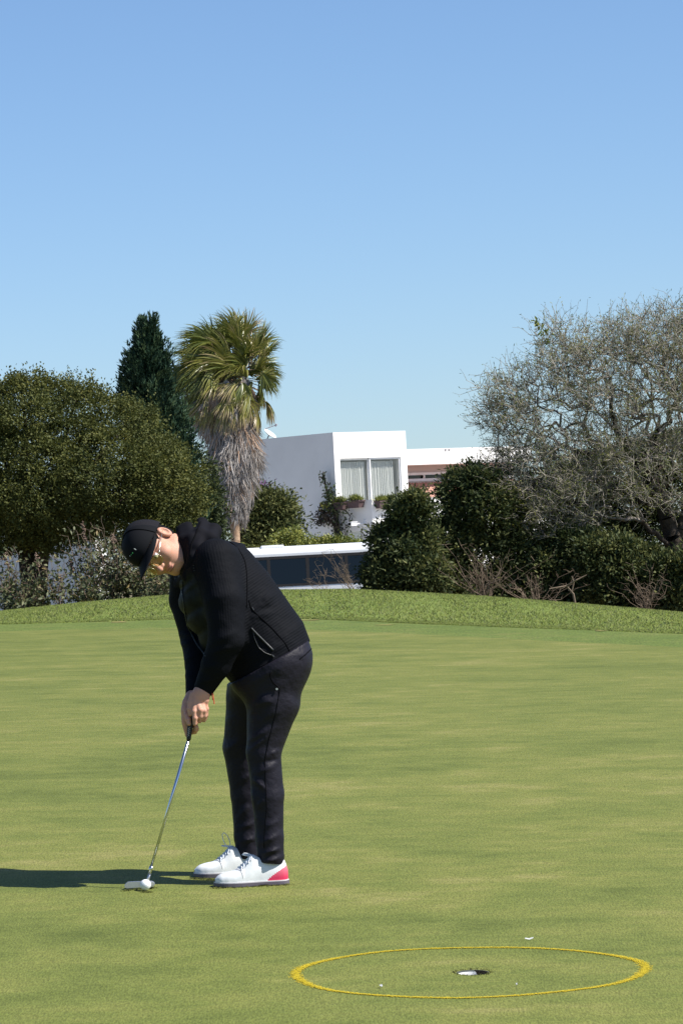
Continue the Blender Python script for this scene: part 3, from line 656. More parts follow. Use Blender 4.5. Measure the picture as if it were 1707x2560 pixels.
def glass_mat(name, tint, refl, op):
    m = bpy.data.materials.new(name); m.use_nodes = True; t = m.node_tree; N = t.nodes; N.clear()
    out = N.new('ShaderNodeOutputMaterial'); g = N.new('ShaderNodeBsdfGlossy'); g.inputs['Roughness'].default_value = .03; tr = N.new('ShaderNodeBsdfTransparent'); tr.inputs[0].default_value = (*tint, 1)
    lw_ = N.new('ShaderNodeLayerWeight'); pw = N.new('ShaderNodeMath'); pw.operation = 'POWER'; pw.inputs[1].default_value = 5; t.links.new(lw_.outputs['Facing'], pw.inputs[0]); ma = N.new('ShaderNodeMath'); ma.operation = 'MULTIPLY_ADD'; ma.inputs[1].default_value = .9; ma.inputs[2].default_value = refl; t.links.new(pw.outputs[0], ma.inputs[0]); mx = N.new('ShaderNodeMixShader')
    t.links.new(ma.outputs[0], mx.inputs[0]); t.links.new(tr.outputs[0], mx.inputs[1]); t.links.new(g.outputs[0], mx.inputs[2]); t.links.new(mx.outputs[0], out.inputs[0]); return m
M_glass = glass_mat('window_glass', (.92, .92, .91), .05, 1)
M_tint = glass_mat('tinted_glass', (.02, .028, .045), .045, 1)
AH = R(40); E1 = np.array([math.cos(AH), math.sin(AH), 0]); E2 = np.array([-math.sin(AH), math.cos(AH), 0]); EZ = np.array([0, 0, 1.0])
A0 = P(832, 1081, 150); ZT = A0[2]; ZP = P(842, 1255, 150)[2]; ZB = -.9
def H(s, t, z): return np.array([A0[0], A0[1], 0]) + E1 * s + E2 * t + EZ * z
Lf = solve(lambda k: H(k, 0, ZT), 1013, .5, 12); Ll = solve(lambda k: H(0, k, ZT), 610, .5, 30); Kc = -solve(lambda k: H(0, -k, ZP), 928, .1, 8)
hx = lambda z0, z1: (z0 + z1) / 2
house = thing('white_house', 'white flat-roofed two-storey house behind the bus and the palm', 'house', H(0, 0, ZB))
AX = np.array([E1, E2, EZ])
def hbox(mb, s0, s1, t0, t1, z0, z1): mb.box(H((s0 + s1) / 2, (t0 + t1) / 2, (z0 + z1) / 2), AX, ((s1 - s0) / 2, (t1 - t0) / 2, (z1 - z0) / 2))
# window opening extents on the upper front (plane t=0)
ws0 = solve(lambda k: H(k, 0, 5), 851, .05, Lf); ws1 = solve(lambda k: H(k, 0, 5), 1002, .05, Lf); wz1 = ZT - (1147 - 1081) * SC(150); wz0 = ZP - .9
wt = .3
mb = MB()                                              # upper storey shell: thick walls round a room
hbox(mb, 0, ws0, 0, wt, ZP - 1, ZT); hbox(mb, ws1, Lf, 0, wt, ZP - 1, ZT); hbox(mb, ws0, ws1, 0, wt, wz1, ZT); hbox(mb, ws0, ws1, 0, wt, ZP - 1, wz0)
hbox(mb, 0, wt, wt, Ll, ZB, ZT); hbox(mb, Lf - wt, Lf, wt, Ll, ZP - 1, ZT); hbox(mb, wt, Lf - wt, Ll - wt, Ll, ZB, ZT)
mb.build('upper_wall', M_white, house)
mb = MB(); hbox(mb, wt, Lf - wt, wt, Ll - wt, ZT - .5, ZT - .15); mb.build('roof', M_white, house)
mb = MB(); hbox(mb, wt, Lf - wt, wt + 2.5, wt + 2.6, ZP - 1, ZT - .5); mb.build('room_back_wall', M_pink, house)
# two sliding panels, each with frame, pane and pleated curtain
wm = (ws0 + ws1) / 2 - .02
for k, (a, b, tt) in enumerate([(ws0, wm, .12), (wm, ws1, .05)]):
    mb = MB(); fw_ = .055
    hbox(mb, a, a + fw_, tt, tt + .06, wz0, wz1); hbox(mb, b - fw_, b, tt, tt + .06, wz0, wz1); hbox(mb, a + fw_, b - fw_, tt, tt + .06, wz1 - fw_ * 1.3, wz1); hbox(mb, a + fw_, b - fw_, tt, tt + .06, wz0, wz0 + fw_)
    wn = mb.build('window', M_wframe, house)
    mb = MB(); hbox(mb, a + fw_, b - fw_, tt + .025, tt + .035, wz0 + fw_, wz1 - fw_ * 1.3); mb.build('pane', M_glass, wn)
    xs = np.linspace(a + .02, b - .08 - .1 * k, 220); fo = .028 * np.sin(xs * 46 + 1.5 * np.sin(xs * 9)) + .012 * np.sin(xs * 117)
    V = np.concatenate([[H(x, .29 + q, z) for x, q in zip(xs, fo * sc_)] for z, sc_ in ((wz1 - .14, .8), (wz0, 1.1))]); n = len(xs); i = np.arange(n - 1)
    mesh_obj('curtain', V, np.stack([i, i + 1, i + n + 1, i + n], 1), M_curtain, wn, smooth=True)
mb = MB(); hbox(mb, wt, Lf - wt, .42, .48, wz1 - .1, wz1 + .02); mb.build('curtain_rail', M_wframe, house)
# protruding lower storey with balcony parapet
gs = lambda px: -solve(lambda k: H(0, -k, 2.4), px, .05, -Kc)
g0 = gs(907); g1 = gs(858); gz = P(880, 1329, 149.2)[2]
mb = MB()
hbox(mb, 0, .25, Kc, g0, ZB, ZP); hbox(mb, 0, .25, g0, g1, gz, ZP); hbox(mb, 0, .25, g1, 0, ZB, ZP)
hbox(mb, .25, Lf + 3.2, Kc, Kc + .25, ZB, ZP)
mb.build('balcony_wall', M_white, house)
mb = MB(); hbox(mb, .25, Lf + 3.2, Kc + .25, 0, ZP - 1.15, ZP - 1.0); mb.build('balcony_floor', M_white, house)
mb = MB(); hbox(mb, 1.2, 1.3, g0 - .3, g1 + .3, ZB, gz + .5); mb.build('doorway_back', M_darkin, house)
mb = MB()
for q in range(7): hbox(mb, .06, .09, g0 + .02, g1 - .02, gz - .06 * q - .055, gz - .06 * q - .008)
mb.build('shutter', M_shut, house)
mb = MB(); hbox(mb, -.05, .0, g1 + .02, g1 + .28, ZB, gz + .06); hbox(mb, -.05, 0, g0 - .22, g0 - .02, ZB, gz + .05); mb.build('door_frame', M_white, house)
# right wing: fascia, recessed wall with a window strip, tiled lean-to, lower wall
t0 = .8; WE = solve(lambda k: H(k, .8, 3.4), 1335, Lf, Lf + 30); s1 = WE; fz1 = P(1020, 1120, 152)[2]; fz0 = P(1020, 1160, 152)[2]
mb = MB(); hbox(mb, Lf, s1, t0, t0 + 9, fz0, fz1); mb.build('wing_roof_slab', M_white, house)
rz = P(1030, 1182, 153)[2]; rz2 = P(1030, 1197, 153)[2]; tz = P(1030, 1206, 153)[2]
mb = MB(); hbox(mb, Lf, s1, t0 + 1.3, t0 + 1.5, rz, fz0); hbox(mb, Lf, s1, t0 + 1.3, t0 + 1.5, ZB, rz2); mb.build('wing_wall', M_pink, house)
mb = MB(); hbox(mb, Lf, s1, t0 + 1.22, t0 + 1.32, rz - .05, rz + .06); hbox(mb, Lf, s1, t0 + 1.22, t0 + 1.32, rz2 - .06, rz2 + .05)
for q in range(int((WE - Lf) / 2.6)): hbox(mb, Lf + .1 + q * 2.6, Lf + .16 + q * 2.6, t0 + 1.23, t0 + 1.31, rz2, rz)
wn = mb.build('window', M_wframe, house)
mb = MB(); hbox(mb, Lf, s1, t0 + 1.35, t0 + 1.36, rz2, rz); mb.build('pane', M_tint, wn)
mb = MB(); hbox(mb, Lf, s1, t0 + 2.6, t0 + 2.7, rz2 - .3, rz + .3); mb.build('room_back_wall', M_grayp, house)
# clay tile lean-to: barrel tiles as real ridges, one joined part
zlow = tz - .95; tlow = t0 - 1.0; s1 = min(Lf + 8.0, WE); ncol = int((s1 - Lf) / .19); nr_ = 5; Vt = []; Ft = []; k = 0
for r_ in range(nr_):
    ta = lerp(t0 + 1.2, tlow, r_ / nr_); tb_ = lerp(t0 + 1.2, tlow, (r_ + 1.12) / nr_); za = lerp(tz, zlow, r_ / nr_) + .0; zb_ = lerp(tz, zlow, (r_ + 1.12) / nr_) + .035
    sx = np.linspace(Lf, s1, ncol * 6 + 1); hz = .05 * np.abs(np.sin((sx - Lf) / .19 * math.pi))
    V1 = [H(x, ta, za + h_) for x, h_ in zip(sx, hz)]; V2 = [H(x, tb_, zb_ + h_) for x, h_ in zip(sx, hz)]
    n = len(sx); i = np.arange(n - 1); Vt += V1 + V2; Ft.append(np.stack([i, i + 1, i + n + 1, i + n], 1) + k); k += 2 * n
o = mesh_obj('roof_tiles', np.array(Vt), np.concatenate(Ft), M_tile, house); o['kind'] = 'stuff'
mb = MB(); hbox(mb, WE - .25, WE, t0 + 1.5, t0 + 9, ZB, fz0 - .01); mb.build('wing_end_wall', M_white, house); mb = MB(); hbox(mb, Lf + 3.2, s1, tlow + .1, tlow + .35, ZB, zlow - .02); mb.build('lower_wing_wall', M_white, house)
mb = MB(); q0 = H(Lf, 2.2, 0); 
V = [H(Lf + .02, 2.0, fz1), H(Lf + .02, 2.0, P(1016, 1100, 153)[2]), H(Lf + .35, 2.0, fz1), H(Lf + .02, 3.4, fz1), H(Lf + .02, 3.4, P(1016, 1100, 153)[2]), H(Lf + .35, 3.4, fz1)]
mb.add(V, [(0, 2, 1), (3, 4, 5), (0, 1, 4, 3), (1, 2, 5, 4), (0, 3, 5, 2)]); mb.build('skylight', M_grayp, house)
mb = MB()
for px in (1113, 1122): 
    mb = MB(); sx = solve(lambda k: H(k, t0, fz1), px, Lf, s1); hbox(mb, sx - .05, sx + .04, t0 - .03, t0, fz1 - .1, fz1 - .03); mb.build('drain_spout', M_grayp, house)
# planter boxes with grass on the parapet (each a thing)
def planter(label, c, axs, L_, dens):
    axs = np.array(axs); t = thing('planter_box', label, 'planter', c, 'planters on the balcony parapet'); mb = MB(); h_ = .30; w0 = .17; w1 = .12
    v = [c + axs[0] * (L_ * f_ * i) + axs[1] * (w_ * j) + EZ * z for (f_, w_, z) in ((.42, w1, 0), (.5, w0, h_)) for i in (-1, 1) for j in (-1, 1)]
    mb.add(v, [(0, 1, 3, 2), (4, 6, 7, 5), (0, 4, 5, 1), (2, 3, 7, 6), (0, 2, 6, 4), (1, 5, 7, 3)])
    mb.box(c + EZ * (h_ - .02), axs, (L_ * .53, w0 + .025, .03)); mb.build('box', M_planter, t)
    n = dens; lp = c + axs[0] * (rng.normal(size=(n, 1)) * L_ * .20) + axs[1] * (rng.uniform(-.12, .12, (n, 1))) + EZ * h_; bag = LeafBag()
    bag.add(*leaf_mesh(lp, unit(rng.normal(size=(n, 3)) * .6 + EZ), rand_dirs(n), rng.uniform(.12, .34, n), .035, np.clip(rng.normal(.6, .2, n), 0, 1))); bag.build('grass', M_bright, t)
    return t
def lw(px, z, off): 
    k = solve(lambda k: H(0, -k, z), px, .0, -Kc + .5); return H(-off, -k, z)
planter('leftmost brown planter box of grass, beside the vine on the shaded wall', lw(859, ZP - .33, .17), [E2, E1, EZ], .66, 420)
planter('brown planter box of grass hung on the shaded wall right of the vine', lw(897, ZP - .30, .17), [E2, E1, EZ], .82, 420)
fk_ = solve(lambda k: H(k, Kc, ZP), 945, .05, 6); planter('left one of the two touching planters on the sunlit parapet', H(fk_, Kc - .17, ZP - .38), [E1, E2, EZ], .44, 260)
fk_ = solve(lambda k: H(k, Kc, ZP), 966, .05, 6); planter('right one of the two touching planters on the sunlit parapet', H(fk_, Kc - .17, ZP - .38), [E1, E2, EZ], .46, 260)
# wall camera on an arm
c0 = lw(912, P(910, 1309, 149)[2], 0); cm = thing('security_camera', 'small white security camera on an arm above the dark doorway', 'camera', c0)
mb = MB(); mb.box(c0 - E1 * .02, AX, (.02, .08, .14)); mb.tube([c0, c0 - E1 * .62], .035, 8); mb.build('arm', M_wframe, cm)
mb = MB(); q = c0 - E1 * .66; mb.box(q, AX, (.15, .09, .075)); mb.box(q + EZ * .085, AX, (.18, .11, .012)); cb = mb.build('housing', M_wframe, cm)
mb = MB(); mb.tube([q - E1 * .15, q - E1 * .19], .06, 10); mb.build('lens', M_darkin, cb)
# satellite dish on the roof edge
dc = P(676, 1083, 156); ds = thing('satellite_dish', 'white satellite dish on the house roof beside the palm', 'dish', P(668, 1102, 156))
M_dish = mat('dish_white', (.55, .55, .53), .5, .4); mb = MB(); nrm = unit(np.array([.62, -.25, .74])); a_ = unit(np.cross(nrm, EZ)); b_ = np.cross(nrm, a_); rd = .34; k0 = 0
V = [dc - nrm * .09]; F_ = []
for i in range(1, 6):
    for j in range(24):
        q = 2 * math.pi * j / 24; r_ = rd * i / 5; V.append(dc + (a_ * math.cos(q) + b_ * math.sin(q) * .92) * r_ - nrm * (.09 * (1 - (i / 5) ** 2)))
for j in range(24): F_.append((0, 1 + j, 1 + (j + 1) % 24))
for i in range(4):
    for j in range(24): F_.append((1 + i * 24 + j, 1 + (i + 1) * 24 + j, 1 + (i + 1) * 24 + (j + 1) % 24, 1 + i * 24 + (j + 1) % 24))
o = mesh_obj('reflector', np.array(V), F_, M_dish, ds, smooth=True); so = o.modifiers.new('t', 'SOLIDIFY'); so.thickness = .015
mb = MB(); ft = P(668, 1104, 156); mb.tube([ft - EZ * .3, ft + EZ * .1, dc - nrm * .1], .03, 6); mb.build('mast', M_grayp, ds)
mb = MB(); lnb = dc + nrm * .42 + EZ * .02; mb.tube([dc - b_ * rd * .9, lnb], .018, 6); mb.tube([lnb - nrm * .06, lnb + nrm * .06], .045, 8); mb.build('feed_arm', M_grayp, ds)

M_bounce = mat('pale_bounce', (.50, .47, .43), .9, .15, noise=((.42, .40, .37), 1.5, 5))
V = [H(-16, Kc - 9, -.42), H(Lf + 30, Kc - 9, -.42), H(Lf + 30, Ll + 4, -.42), H(-16, Ll + 4, -.42)]; o = mesh_obj('bounce_plane', np.array(V), [(0, 1, 2, 3)], M_bounce); o['kind'] = 'structure'  # pale ground added to bounce sunlight onto the house's shaded wall
# ------------------------------------------------------------------ garden by the house
shrub('glossy_shrub', 'rounded glossy green shrub between the palm trunk and the house wall', 'shrub', base_at(668, 141), [lobe(a, b, 141 + c, d, e, g) for a, b, c, d, e, g in [(680, 1275, 0, 55, 50, .9), (640, 1300, 0, 45, 55, .8), (700, 1320, -.2, 45, 40, .8), (660, 1340, -.3, 60, 35, .9)]], 420, 34, .2, .17, .085, M_ever, tb=.68, r0=.08)
M_purple = mat('purple_flowers', (.16, .06, .17), .7, .2, trans=.2, tone=[(0, (.03, .045, .02)), (.6, (.05, .06, .03)), (.8, (.15, .05, .17)), (1, (.2, .09, .22))])
shrub('flowering_shrub', 'small purple-flowered shrub right against the palm skirt', 'shrub', base_at(645, 145), [lobe(a, b, 145 + c, d, e, g) for a, b, c, d, e, g in [(648, 1240, 0, 28, 28, .5), (640, 1280, 0, 25, 40, .5)]], 90, 26, .16, .14, .07, M_purple, tb=.5, r0=.05)
# feathery low palm
cf = thing('low_palm', 'low feathery palm plant above the left end of the bus roof', 'plant', base_at(640, 134)); c0 = P(648, 1392, 134); mb = MB(); mb.tube([base_at(640, 134), c0], [.18, .12], 8); mb.build('trunk', M_bark, cf)
for i in range(22):
    a = rng.uniform(0, 2 * math.pi); el = rng.uniform(.5, 1.3); d0 = np.array([math.cos(a) * math.cos(el), math.sin(a) * .6 * math.cos(el), math.sin(el)]); L_ = rng.uniform(.8, 1.35); pts = [c0 + d0 * L_ * s_ + EZ * (-.75 * (s_ ** 2.2) * L_ * .6) for s_ in np.linspace(0, 1, 9)]
    n = 70; s_ = rng.uniform(.15, 1, n); pp = np.array([[np.interp(q, np.linspace(0, 1, 9), [p_[j] for p_ in pts]) for j in range(3)] for q in s_]); sd_ = unit(np.cross(d0, EZ)) * np.where(rng.random(n) < .5, 1, -1)[:, None]
    v, f, t = leaf_mesh(pp, unit(sd_ + d0 * .7 + EZ * -.35), rand_dirs(n), .34 * (1.1 - s_ * .6), .022, np.clip(rng.normal(.55, .2, n), 0, 1)); mesh_obj('frond', v, f, M_bright if i % 2 else M_frond, cf, tone=t)
def hedge(name, label, pxa, pxb, ytop, Y, m, tb, n, wid=.45):
    t = thing(name, label, 'hedge', base_at((pxa + pxb) / 2, Y)); xs = np.linspace(pxa, pxb, max(3, int((pxb - pxa) / 22)))
    ls = [lobe(x, (ytop(x) if callable(ytop) else ytop) + 22 + rng.normal() * 2, Y, 20, 22, wid) for x in xs]; bag, pos, d = crown(ls, n, 40, .11, .10, .055, tb, .7, .25, .22); bag.build('crown', m, t)
    mb = MB()
    for x in xs[::2]: b = base_at(x, Y); mb.tube([b, P(x, (ytop(x) if callable(ytop) else ytop) + 25, Y)], [.05, .02], 5)
    mb.build('trunk', M_bark, t)
hedge('clipped_hedge', 'light green clipped hedge in front of the house above the bus roof', 700, 868, lambda x: 1345 + (870 - x) * .02, 137, M_bright, .48, 330)
hedge('clipped_hedge', 'low darker hedge end beside the dark shrub, below the doorway', 880, 940, 1354, 138, M_bright, .38, 110)
shrub('light_shrub', 'pale yellow-green shrub between the feathery palm and the clipped hedge', 'shrub', base_at(705, 136), [lobe(a, b, 136, d, e, .4) for a, b, d, e in [(712, 1355, 26, 22), (735, 1340, 14, 18), (700, 1370, 22, 20)]], 100, 30, .13, .13, .06, M_bright, tb=.72, r0=.04)
# climbing vine on the shaded wall
vn = thing('climbing_vine', 'half-dry climbing vine on the shaded house wall left of the planters', 'vine', lw(848, ZB, .1)); YV = 149.0
def wallpt(px, py, off=.18):
    """point just off the shaded wall plane s=0"""
    d = ray(px, py); n0 = E1; k = ((H(0, 0, 0) - CAM).dot(n0) - off) / d.dot(n0); return CAM + d * k
stem = [wallpt(848, 1370), wallpt(842, 1320), wallpt(838, 1270), wallpt(820, 1240), wallpt(812, 1205), wallpt(806, 1182)]
mb = MB(); mb.tube(stem, [.16, .12, .09, .06, .04, .015], 7); mb.tube([stem[1], wallpt(815, 1290), wallpt(800, 1300)], [.07, .05, .02], 6); mb.tube([stem[2], wallpt(862, 1275), wallpt(876, 1290), wallpt(868, 1320)], [.05, .035, .02, .01], 6)
mb.build('stem', M_bark, vn, smooth=True)
bag = LeafBag()
for (px, py, rx, ry, n, tb_) in [(812, 1285, 20, 24, 620, .1), (818, 1262, 12, 8, 120, .95), (830, 1262, 14, 30, 420, .4), (820, 1235, 10, 26, 260, .35), (808, 1195, 6, 16, 90, .3), (842, 1320, 10, 45, 380, .2), (868, 1290, 14, 26, 110, .4), (850, 1250, 16, 14, 160, .45), (806, 1300, 20, 14, 260, .05), (862, 1320, 14, 20, 60, .2)]:
    n = int(n * .5); c_ = wallpt(px, py, .3); lp = c_ + E2 * (-(rng.normal(size=(n, 1)) * rx * .55 * SC(150) / .64)) - E1 * (np.abs(rng.normal(size=(n, 1))) * .16 - .1) + EZ * (rng.normal(size=(n, 1)) * ry * .5 * SC(150))
    bag.add(*leaf_mesh(lp, unit(rand_dirs(n) - EZ * .3), unit(rand_dirs(n) - E1), .15, .07, np.clip(rng.normal(tb_, .16, n), 0, 1)))
M_vine = mat('vine_leaves', (.1, .1, .03), .6, .3, trans=.1, tone=[(0, (.075, .055, .045)), (.2, (.05, .05, .03)), (.5, (.045, .075, .02)), (.8, (.14, .17, .03)), (1, (.36, .34, .05))])
bag.build('leaves', M_vine, vn)

# ------------------------------------------------------------------ white garden wall behind the olive-green tree
YN = 92.0
nh = thing('garden_wall', 'white garden wall in shade, glimpsed through the weeds behind the olive-green tree', 'wall', base_at(240, YN)); N0 = P(244, 1450, YN); n1 = np.array([math.cos(R(42)), math.sin(R(42)), 0]); n2 = np.array([-math.sin(R(42)), math.cos(R(42)), 0]); AN = np.array([n1, n2, EZ]); NT_ = P(238, 1345, YN)[2]
def nbox(mb, s0, s1, t0, t1, z0, z1): mb.box(np.array([N0[0], N0[1], 0]) + n1 * (s0 + s1) / 2 + n2 * (t0 + t1) / 2 + EZ * (z0 + z1) / 2, AN, ((s1 - s0) / 2, (t1 - t0) / 2, (z1 - z0) / 2))
mb = MB(); nbox(mb, 0, .34, 0, 14, -2.2, NT_); mb.build('wall', M_white, nh); mb = MB(); nbox(mb, -.04, .38, -.04, 14.04, NT_, NT_ + .07); mb.build('coping', M_white, nh)

# ------------------------------------------------------------------ white bus
M_bus = mat('bus_white_paint', (.78, .79, .80), .35, .5, noise=((.72, .73, .74), 1.2, 4)); M_rubber = mat('black_rubber', (.02, .018, .018), .6, .4); M_seat = mat('bus_seat', (.06, .07, .10), .8, .2); M_stripe = mat('blue_stripe', (.10, .30, .42), .4, .4); M_chrome = mat('hub_metal', (.5, .5, .5), .35, .5, metal=.8)
YB = 120.0; BA = R(3.0); B1 = np.array([math.cos(BA), math.sin(BA), 0]); B2 = np.array([-math.sin(BA), math.cos(BA), 0]); AB = np.array([B1, B2, EZ])
Bo = P(770, 1430, YB); zwin1 = P(770, 1393, YB)[2]; zwin0 = P(770, 1461, YB)[2]; zroof = P(770, 1366, YB)[2]; zbot = -1.55
bus = thing('bus', 'white bus with dark tinted windows parked below the bank', 'bus', (Bo[0], Bo[1] + 1.2, -1.896))
def Bp(s, t, z): return np.array([Bo[0], Bo[1], 0]) + B1 * s + B2 * t + EZ * z
def bbox(mb, s0, s1, t0, t1, z0, z1): mb.box(Bp((s0 + s1) / 2, (t0 + t1) / 2, (z0 + z1) / 2), AB, ((s1 - s0) / 2, (t1 - t0) / 2, (z1 - z0) / 2))
sA, sB = -3.9, 4.2; W_ = 2.4; zc = zwin1 + .05
# body: lower shell with wheel arches left open below, end walls, roof with rounded shoulders
mb = MB(); bbox(mb, sA, sB, 0, .08, zbot, zwin0); bbox(mb, sA, sB, W_ - .08, W_, zbot, zwin0); bbox(mb, sA, sA + .08, .08, W_ - .08, zbot, zwin0); bbox(mb, sB - .08, sB, .08, W_ - .08, zbot, zwin0); bbox(mb, sA + .08, sB - .08, .08, W_ - .08, zbot + .1, zbot + .2)
mb.build('lower_body', M_bus, bus)
prof = [(0, zc), (0.0, lerp(zc, zroof, .35)), (.03, lerp(zc, zroof, .65)), (.12, lerp(zc, zroof, .88)), (.32, zroof), (W_ / 2, zroof + .05)]; prof = prof + [(W_ - a, b) for a, b in prof[-2::-1]]
V = [Bp(s, t, z) for s in (sA - .02, sB + .02) for t, z in prof]; n = len(prof); F_ = [(i, i + 1, i + 1 + n, i + n) for i in range(n - 1)] + [tuple(range(n - 1, -1, -1)), tuple(range(n, 2 * n))] + [(0, n, 2 * n - 1, n - 1)]
mesh_obj('roof', np.array(V), F_, M_bus, bus)
pitch_ = 97 * SC(YB); ph = ((672.7 - 770) * SC(YB)); posts = [ph + pitch_ * i for i in range(-3, 6)]; posts = [p_ for p_ in posts if sA + .3 < p_ < sB - .3]; edges = [sA] + posts + [sB]
for side, (ta, tb_) in enumerate(((-.012, .05), (W_ - .05, W_ + .012))):
    mb = MB(); bbox(mb, sA + .02, sB - .02, ta, tb_, zwin1 - .02, zc + .03); bbox(mb, sA + .02, sB - .02, ta, tb_, zwin0 - .03, zwin0 + .05)
    for p_ in [sA + .06] + posts + [sB - .06]: bbox(mb, p_ - .055, p_ + .055, ta + .001, tb_ - .001, zwin0 + .05, zwin1 - .02)
    mb.build('window_band', M_rubber, bus)
    for i in range(len(edges) - 1):
        mb = MB(); a, b = edges[i] + .055, edges[i + 1] - .055; tt = .012 if side == 0 else W_ - .012; sg_ = 1 if side == 0 else -1; zl, zh = zwin0 + .05, zwin1 - .02; mb.add([Bp(x_, tt + sg_ * (o_ + d_), z_) for (z_, o_) in ((zl, 0), (zh, .05)) for x_ in (a, b) for d_ in (0, .006)], [(0, 2, 3, 1), (4, 5, 7, 6), (0, 1, 5, 4), (2, 6, 7, 3), (0, 4, 6, 2), (1, 3, 7, 5)]); p_ = mb.build('window', M_tint, bus)
        if side == 0:
            m_ = (a + b) / 2; mb = MB(); bbox(mb, m_ - .012, m_ + .012, .07, .081, zwin0 + .06, zwin1 - .03); bbox(mb, a + .02, m_ - .013, .07, .081, lerp(zwin0, zwin1, .52), lerp(zwin0, zwin1, .52) + .02); mb.build('slider', M_seat, p_)
for e_ in ((sA, sA + .05), (sB - .05, sB)):
    mb = MB(); bbox(mb, e_[0], e_[1], .09, W_ - .09, zwin0 + .25, zwin1 - .05); mb.build('end_window', M_tint, bus); mb = MB(); bbox(mb, e_[0] - .001, e_[1] + .001, .06, W_ - .06, zwin0, zwin0 + .24); bbox(mb, e_[0] - .001, e_[1] + .001, .06, W_ - .06, zwin1 - .04, zc); mb.build('end_panel', M_bus, bus)
mb = MB(); bbox(mb, -1.5, -.75, .4, 1.2, zroof + .01, zroof + .10); mb.build('roof_hatch', M_bus, bus, bevel=.02)
mb = MB(); bbox(mb, sA + .1, sB - .1, -.006, -.001, zwin0 - .36, zwin0 - .28); mb.build('stripe', M_stripe, bus)
for i in range(9):
    for t_ in (.35, 1.55):
        mb = MB(); s_ = sA + .6 + i * .85; bbox(mb, s_, s_ + .12, t_, t_ + .5, zwin0 - .3, zwin0 + .42); mb.build('seat', M_seat, bus, bevel=.03)
for s_ in (sA + 1.3, sB - 1.3):
    for t_ in (-.02, W_ - .26):
        mb = MB(); mb.tube([Bp(s_, t_, -1.43), Bp(s_, t_ + .28, -1.43)], .46, 24); wh = mb.build('wheel', M_rubber, bus); mb = MB(); mb.tube([Bp(s_, t_ - .012, -1.43), Bp(s_, t_ + .292, -1.43)], .24, 16); mb.build('rim', M_chrome, wh)
# ------------------------------------------------------------------ golf: cup, painted circle, ball, putter
M_cup = mat('white_cup', (.82, .82, .80), .5, .3); M_cupin = mat('cup_dark', (.05, .04, .03), .95, .1)
cup = thing('golf_hole', 'white-lined golf hole at the centre of the yellow circle', 'hole', (HOLE[0], HOLE[1], HOLE[2] - .12))
def ringwall(name, r_, z0, z1, m, par):
    K = 64; V = []
    for dz in (z0, z1):
        for i in range(K):
            a = 2 * math.pi * i / K; x, y = HOLE[0] + r_ * math.cos(a), HOLE[1] + r_ * math.sin(a); V.append([x, y, float(zn(x, y)) + dz])
    F_ = [(i, (i + 1) % K, K + (i + 1) % K, K + i) for i in range(K)]
    if name == 'cup_base': F_ = [tuple(range(K))]
    return mesh_obj(name, np.array(V), F_, m, par, smooth=(name != 'cup_base'))
ringwall('cup_liner', HR - .0015, -.115, -.006, M_cup, cup); ringwall('cup_base', HR, -.115, -.114, M_cupin, cup); so_ = ringwall('dark_edge', HR - .0022, -.01, -.0005, M_cupin, cup)
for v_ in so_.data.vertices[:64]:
    q = math.atan2(v_.co.y, v_.co.x); k_ = sstep(.1, .5, math.cos(q)); v_.co.z += -.016 * float(k_) + .0085 * (1 - float(k_))  # dark band reaches deeper on the right, thins out on the left
# painted circle: yellow-tinted grass, sprayed unevenly
M_paint = mat('yellow_turf_paint', (.62, .46, .03), .8, .2, tone=[(0, (.38, .30, .02)), (.5, (.52, .40, .018)), (1, (.62, .48, .03))])
cc = np.array([G(1172, 2430)[0], G(1172, 2430)[1]]); ra_ = (G(1612, 2424)[0] - G(736, 2443)[0]) / 2; rb_ = (G(1180, 2369)[1] - G(1130, 2495)[1]) / 2
cxy = np.array([(G(1612, 2424)[0] + G(736, 2443)[0]) / 2, (G(1180, 2369)[1] + G(1130, 2495)[1]) / 2])
th_off = .08
n = 14000; th = rng.uniform(0, 2 * math.pi, n); off = rng.normal(size=n) * .0052 * (1 + .8 * np.abs(np.cos(th)) ** 6)
wob = .006 * np.sin(th * 3 + 1) + .004 * np.sin(th * 7)
bx_ = cxy[0] + (ra_ + off + wob) * np.cos(th); by_ = cxy[1] + (rb_ + off + wob) * np.sin(th)
def blades(x, y, hgt, wid, lean=.55, zf=zn):
    n = len(x); z = zf(x, y); a = rng.uniform(0, 2 * math.pi, n); ld = rng.normal(size=(n, 2)) * lean * hgt[:, None]
    v = np.empty((n, 3, 3)); dx = np.cos(a) * wid * .5; dy = np.sin(a) * wid * .5
    v[:, 0] = np.stack([x - dx, y - dy, z - .001], 1); v[:, 1] = np.stack([x + dx, y + dy, z - .001], 1); v[:, 2] = np.stack([x + ld[:, 0], y + ld[:, 1], z + hgt], 1)
    return v.reshape(-1, 3), np.arange(3 * n).reshape(-1, 3)
an = rng.uniform(0, 2 * math.pi, n); v = np.stack([np.stack([bx_ + .0032 * np.cos(an + q), by_ + .0032 * np.sin(an + q)], 1) for q in (0, 2.1, 4.2)], 1); v = np.concatenate([v, (zn(v[:, :, 0], v[:, :, 1]) + rng.uniform(.0008, .003, (n, 1)))[:, :, None]], 2).reshape(-1, 3); f = np.arange(3 * n).reshape(-1, 3); K = 360; ta = np.arange(K) * 2 * math.pi / K; wa = .006 * np.sin(ta * 3 + 1) + .004 * np.sin(ta * 7); sv2 = []
for sg_ in (-1, 1):
    hw_ = .0025 * (1 + .35 * np.sin(ta * 23) + .3 * np.sin(ta * 57 + sg_)) * sg_; x_ = cxy[0] + (ra_ + wa + hw_) * np.cos(ta); y_ = cxy[1] + (rb_ + wa + hw_) * np.sin(ta); sv2.append(np.stack([x_, y_, zn(x_, y_) + .0007], 1))
